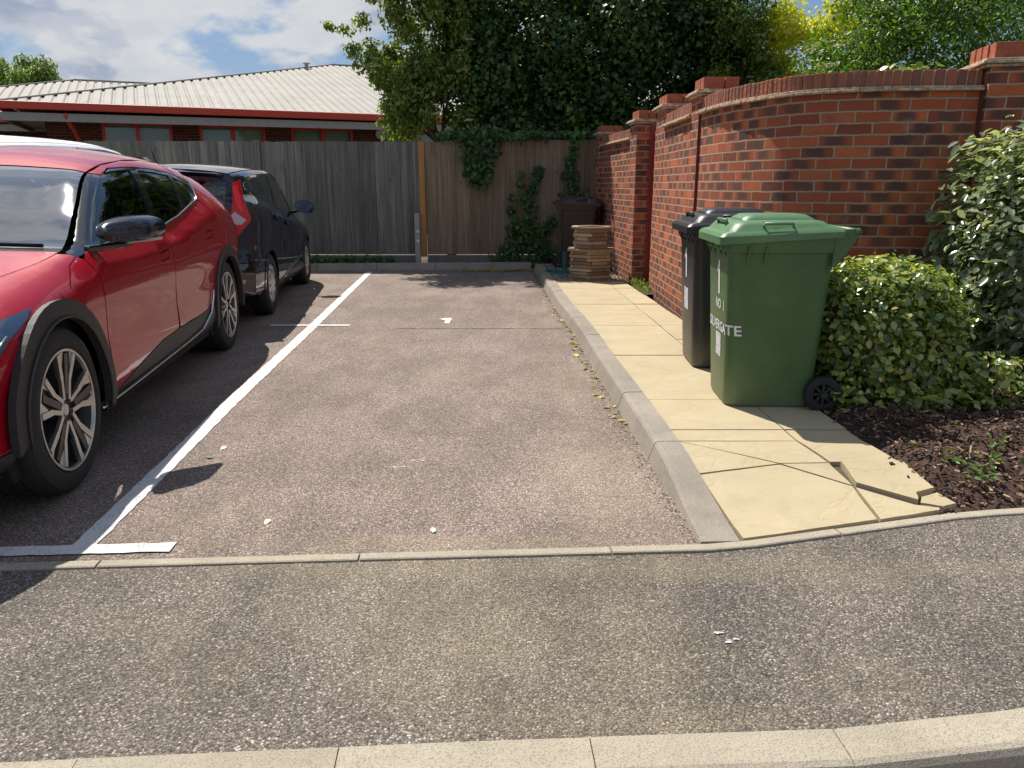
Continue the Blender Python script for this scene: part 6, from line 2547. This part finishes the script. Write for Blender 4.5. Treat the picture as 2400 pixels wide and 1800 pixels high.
def hatch(name, label, paint, aerial=True):
    t = thing(name, label, 'car')
    hz, r = .315, .375
    FS = 2.515
    bz = lambda s: HB.k['zb'](s)
    dz = lambda s: HB.k['ze'](s) - .004
    for side in (1, -1):
        kw = dict(side=side)
        ra = arc(0, hz, r, 192, -12, 22)
        fa = arc(FS, hz, r, 192, -12, 22)
        # rear quarter, doors, wing
        q = [(-.715, .30), (-.36, .24)] + [p_ for p_ in arc(0, hz, r, 188, 62, 16)] + [(.30, .80), (.16, .98), (.10, 1.10), (.10, bz(.1) + .008), (-.12, 1.20), (-.22, 1.25), (-.28, 1.32), (-.20, 1.365), (0, 1.392), (.5, 1.41), (1.0, 1.417), (1.30, 1.395), (1.45, 1.355)] + [(s, dz(s)) for s in (1.52, 1.3, .9, .3, -.2, -.5)] + [(-.715, dz(-.715))]
        panel(HB, 'rear_quarter', q, paint, t, **kw)
        d2 = [(.11, bz(.11) + .008), (.11, 1.10), (.17, .98), (.31, .80)] + [p_ for p_ in arc(0, hz, r + .008, 60, 6, 10)] + [(.44, .31), (.90, .33), (.885, .7), (.86, bz(.86) + .008), (.5, bz(.5) + .008)]
        hnd = [(.30, .985), (.46, .965), (.47, .945), (.46, .93), (.30, .95), (.29, .965)]
        panel(HB, 'rear_door', d2, paint, t, holes=[[(s + (s - .38) * .08, z + (z - .957) * .35) for s, z in hnd]], **kw)
        panel(HB, 'door_handle', hnd, paint, t, off=.018, step=.03, bstep=.02, **kw)
        d1 = [(.87, bz(.87) + .008), (.895, .7), (.91, .33), (1.55, .35), (1.98, .37), (2.05, .6), (2.0, .8), (1.97, bz(1.97) + .008), (1.5, bz(1.5) + .008), (1.1, bz(1.1) + .008)]
        hnd = [(.98, .90), (1.15, .885), (1.16, .865), (1.15, .85), (.98, .865), (.97, .88)]
        panel(HB, 'front_door', d1, paint, t, holes=[[(s + (s - 1.06) * .08, z + (z - .875) * .35) for s, z in hnd]], **kw)
        panel(HB, 'door_handle', hnd, paint, t, off=.018, step=.03, bstep=.02, **kw)
        w_ = [(1.98, bz(1.98) + .0), (2.01, .8), (2.06, .6), (1.995, .37)] + [(2.13, .33)] + [p_ for p_ in arc(FS, hz, r, 178, -4, 20)] + [(2.92, .26), (3.15, .28), (3.20, .5)] + [(s, dz(s)) for s in (3.19, 3.1, 2.9, 2.6, 2.3, 2.1, 2.04)]
        panel(HB, 'front_wing', w_, paint, t, **kw)
        gr_ = [(-.10, 1.205), (-.20, 1.258), (-.22, 1.315), (-.12, 1.35), (.2, 1.378), (.55, 1.388), (.84, 1.39), (.86, 1.25), (.80, 1.088), (.4, 1.138)]
        gf_ = [(.90, 1.072), (.95, 1.25), (.93, 1.39), (1.22, 1.375), (1.40, 1.335), (1.65, 1.17), (1.88, 1.0), (1.90, .93), (1.4, .998)]
        sur = [(-.11, bz(-.11) + .006), (-.225, 1.25), (-.275, 1.32), (-.2, 1.360), (0, 1.387), (.5, 1.405), (1.0, 1.412), (1.30, 1.390), (1.45, 1.350), (1.535, dz(1.535)), (1.7, dz(1.7)), (1.9, dz(1.9)), (2.03, dz(2.03)), (1.975, bz(1.975) + .012)] + [(s, bz(s) + .012) for s in (1.5, 1.1, .8, .4, .1)]
        panel(HB, 'pillar_trim', sur, M_gloss, t, holes=[gr_, gf_], off=-.002, **kw)
        for g_ in (gr_, gf_):
            panel(HB, 'side_window', g_, M_glass, t, off=-.008, edge=0, **kw)
        for c in (0, FS):
            outer = arc(c, hz, r + .012, -6, 188, 26) + arc(c, hz, .345, 186, -4, 26)
            panel(HB, 'arch_trim', outer, paint, t, off=.006, edge=.03, **kw)
        sill = [(.36, .215), (.38, .30), (.9, .322), (1.55, .342), (2.0, .362), (2.12, .32), (2.15, .22)]
        panel(HB, 'sill_cladding', sill, M_clad, t, off=.002, **kw)
        tube_on(HB, [(.75, .30), (1.3, .375), (1.95, .44)], .010, 'chrome_strip', M_chrome, t, side, .004)
        # mirror
        mb = MB()
        my = side * .985
        rg = []
        for (x, a, b_, zc_) in ((1.90, .05, .03, 1.03), (1.88, .09, .055, 1.03), (1.84, .115, .075, 1.032), (1.78, .12, .08, 1.035), (1.755, .12, .08, 1.036)):
            rg.append([(x, my + a * math.cos(q) * 1.0, zc_ + b_ * math.sin(q) - .012 * math.cos(q) * side) for q in np.linspace(0, 2 * PI, 25)[:-1]])
        mb.rings(rg)
        mr = mb.build('wing_mirror', M_gloss, t, autosmooth=50)
        mb = MB()
        mb.rings([[(1.750, my + .105 * math.cos(q), 1.036 + .066 * math.sin(q)) for q in np.linspace(0, 2 * PI, 25)[:-1]], [(1.752, my + .105 * math.cos(q), 1.036 + .066 * math.sin(q)) for q in np.linspace(0, 2 * PI, 25)[:-1]]])
        mb.build('mirror_glass', P("mirror_glass", (.10, .13, .20), .05, metal=1), mr)
        mb = MB()
        mb.bar((1.86, side * .80, .965), (1.83, side * .89, .985), .05, .035)
        mb.build('mirror_arm', M_gloss, mr, bevel=.01)
        make_wheel(t, (0, side * .765, hz), .315, .208, .20, side, 'cover', .3)
        make_wheel(t, (FS, side * .765, hz), .315, .208, .20, side, 'cover', .9)
    ye = lambda s: HB.k['ye'](s) * HB.k['m'](s) * .996
    ss = [-.715, -.4, 0, .5, 1.0, 1.3, 1.47]
    panel(HB, 'roof', [(s, ye(s)) for s in ss] + [(1.49, .3), (1.495, 0), (1.49, -.3)] + [(s, -ye(s)) for s in ss[::-1]], paint, t, dom='top')
    ss = [1.50, 1.7, 1.9, 2.08]
    panel(HB, 'windscreen', [(s, ye(s) - .01) for s in ss] + [(2.12, .4), (2.13, 0), (2.12, -.4)] + [(s, -ye(s) + .01) for s in ss[::-1]], M_wscreen, t, dom='top', edge=0, off=-.002)
    ss = [2.14, 2.3, 2.6, 2.9, 3.1, 3.20]
    panel(HB, 'bonnet', [(s, ye(s)) for s in ss] + [(s, -ye(s)) for s in ss[::-1]], paint, t, dom='top')
    # rear end, laid out in (y, z)
    def yw(z):
        return HB.yz(HB.s_end, HB.t_side(HB.s_end, z))[0] * .999
    zs = [.25, .32, .45, .6, .75, .9, 1.05, 1.2, 1.3, 1.37]
    out = [(yw(z), z) for z in zs] + [(.66, 1.40), (.4, 1.428), (0, 1.44), (-.4, 1.428), (-.66, 1.40)] + [(-yw(z), z) for z in zs[::-1]] + [(-.5, .235), (.5, .235)]
    win = [(.665, 1.318), (.64, 1.10), (.655, .965), (.60, .93), (0, .915), (-.60, .93), (-.655, .965), (-.64, 1.10), (-.665, 1.318), (0, 1.335)]
    def lampo(g):
        return [(g * y, z) for y, z in ((.715, 1.315), (.785, 1.345), (.800, 1.20), (.848, 1.02), (.850, .975), (.700, .80), (.672, .79), (.668, .86), (.700, .93), (.690, 1.0), (.712, 1.15))]
    top = [p_ for p_ in out if p_[1] > .74]
    z_b = .60
    body_hi = [(yw(z), z) for z in (.60, .75, .9, 1.05, 1.2, 1.3, 1.37)] + [(.66, 1.40), (.4, 1.428), (0, 1.44), (-.4, 1.428), (-.66, 1.40)] + [(-yw(z), z) for z in (1.37, 1.3, 1.2, 1.05, .9, .75, .60)]
    panel(HB, 'tailgate', body_hi, paint, t, dom='rear', holes=[win, lampo(1), lampo(-1)], step=.05)
    body_lo = [(yw(z), z) for z in (.30, .45, .592)] + [(-yw(z), z) for z in (.592, .45, .30)] + [(-.6, .235), (.6, .235)]
    skid = [(.52, .50), (.78, .44), (.72, .345), (-.72, .345), (-.78, .44), (-.52, .50)]
    panel(HB, 'rear_bumper', body_lo, M_gloss, t, dom='rear', holes=[skid], step=.05)
    panel(HB, 'bumper_insert', skid, M_skid, t, dom='rear', off=.004, step=.05)
    for g in (1, -1):
        panel(HB, 'reflector', [(g * .55, .455), (g * .72, .435), (g * .72, .415), (g * .55, .43)], M_tail, t, dom='rear', off=.009, step=.03, bstep=.02)
        lamp = panel(HB, 'tail_light', lampo(g), M_tail, t, dom='rear', off=.010, step=.03, bstep=.02, edge=.03)
        clear = [(g * y, z) for y, z in ((.690, 1.02), (.725, 1.06), (.815, .985), (.775, .945), (.700, .945))]
        panel(HB, 'clear_lens', clear, M_tailc, lamp, dom='rear', off=.0135, step=.03, bstep=.02, edge=.003)
        ins = [(g * y, z) for y, z in ((.715, 1.28), (.765, 1.30), (.775, 1.18), (.80, 1.06), (.77, 1.07), (.735, 1.14))]
        panel(HB, 'inner_lens', ins, P("tail_lamp_bright", (.85, .02, .02), .3), lamp, dom='rear', off=.0135, step=.03, bstep=.02, edge=.003)
    panel(HB, 'rear_window', win, M_glass, t, dom='rear', off=.002, edge=0, step=.06)
    mb = MB()
    rg = []
    for y, x_, z_ in ((-.68, -.70, 1.375), (-.60, -.80, 1.395), (-.3, -.85, 1.412), (0, -.86, 1.418), (.3, -.85, 1.412), (.60, -.80, 1.395), (.68, -.70, 1.375)):
        rg.append([(-.55, y * .98, z_ + .05 + (0 if abs(y) < .6 else -.02)), (x_, y, z_), (x_ + .01, y, z_ - .022), (-.70, y * .97, z_ - .05)])
    mb.rings(rg)
    mb.build('spoiler', paint, t, autosmooth=60)
    mb = MB()
    mb.box((-.842, 0, 1.376), (.02, .34, .02))
    mb.build('brake_light', M_tail, t, bevel=.004)
    mb = MB()
    mb.box((1.25, 0, .25), (3.6, 1.2, .10))
    mb.box((1.25, 0, .24), (1.6, 1.64, .07))
    mb.build('floor_pan', M_under, t)
    arch_well(t, 0, .36, .80, .5, hz)
    arch_well(t, FS, .36, .80, .5, hz)
    P_ = [HB.yz(3.20, k / 4) for k in range(0, 41)]
    ring = [(3.20, y, z) for y, z in P_] + [(3.20, -y, z) for y, z in P_[::-1][1:]]
    mb = MB()
    mb.rings([ring, [(3.24, y * .85, .3 + (z - .3) * .9) for _, y, z in ring], [(3.25, y * .5, .35 + (z - .35) * .6) for _, y, z in ring]], cap0=False)
    mb.build('front_bumper', paint, t, autosmooth=50)
    mb = MB()
    for sg in (-1, 1):
        rg = []
        for k in range(16):
            s = .40 + 1.6 * k / 15
            rg.append([(p_.x, p_.y * sg, p_.z) for p_ in (HB.point(s, .30, 'side', -.05)[0], HB.point(s, .7, 'side', -.06)[0], HB.point(s, bz(s), 'side', -.045)[0])])
        mb.rings(rg, closed=False, cap0=False, cap1=False)
    mb.build('door_cards', M_inter, t, fix=False)
    for y in (-.36, .36):
        seat(t, 1.15, y, .58, fx=-1)
    for y in (-.38, .38):
        seat(t, .35, y, .60, fx=-1)
    mb = MB()
    mb.box((-.3, 0, .75), (.7, 1.2, .3))
    mb.box((1.95, 0, .80), (.35, 1.4, .25))
    mb.build('dashboard', M_inter, t, bevel=.02)
    if aerial:
        mb = MB()
        mb.tube([(-.45, 0, 1.47), (-.56, 0, 1.60)], [.006, .003], 6)
        mb.build('aerial', M_under, t)
    return t


hb = hatch('parked_car', 'dark navy upright hatchback with tall red tail lamp parked nose to the fence', M_navy)
hb.location = (-3.324, 7.771, 0)
hb.rotation_euler = (0, 0, R(96.62))
wc = hatch('parked_car', 'white car of which only the roof shows behind the red car', M_wcar, aerial=False)
wc.location = (-5.20, 7.45, 0)
wc.rotation_euler = (0, 0, R(93))
wc.scale = (1.17, 1.17, 1.17)


# ---------------------------------------------------------------- separate pieces that are parts of their own
def split_islands(o):
    bm = bmesh.new()
    bm.from_mesh(o.data)
    bm.verts.ensure_lookup_table()
    seen = {}
    isl = 0
    for v in bm.verts:
        if v.index in seen:
            continue
        st = [v]
        seen[v.index] = isl
        while st:
            q = st.pop()
            for e in q.link_edges:
                w_ = e.other_vert(q)
                if w_.index not in seen:
                    seen[w_.index] = isl
                    st.append(w_)
        isl += 1
    if isl < 2:
        bm.free()
        return
    groups = [([], []) for _ in range(isl)]
    mp = {}
    for v in bm.verts:
        g = groups[seen[v.index]]
        mp[v.index] = len(g[0])
        g[0].append(tuple(v.co))
    for f in bm.faces:
        groups[seen[f.verts[0].index]][1].append(tuple(mp[v.index] for v in f.verts))
    smooth = any(f.smooth for f in bm.faces)
    bm.free()
    base = o.name.split('.')[0]
    for n_, (vs_, fs_) in enumerate(groups):
        me = bpy.data.meshes.new(base)
        me.from_pydata(vs_, [], fs_)
        me.materials.append(o.data.materials[0])
        for p_ in me.polygons:
            p_.use_smooth = smooth
        c = o.copy()
        c.data = me
        COL.objects.link(c)
        for ch in (list(o.children) if n_ == 0 else []):
            ch.parent = c
    bpy.data.objects.remove(o)


SPLIT = {'ledges': 'ledge', 'stems': 'stem', 'rim_ribs': 'rim_rib', 'handle_cheeks': 'handle_cheek', 'lid_grip': 'lid_grip', 'wheel_well': 'wheel_well', 'rail': 'rail', 'movement_joint': 'movement_joint', 'door_cards': 'door_card'}
for o in list(scene.objects):
    b_ = o.name.split('.')[0]
    if o.type == 'MESH' and b_ in SPLIT and o.parent is not None and len(o.data.vertices) < 3000:
        if b_ == 'stems' and o.parent.name.split('.')[0] not in ('ivy_curtain', 'ivy_climber'):
            continue
        o.name = SPLIT[b_]
        split_islands(o)
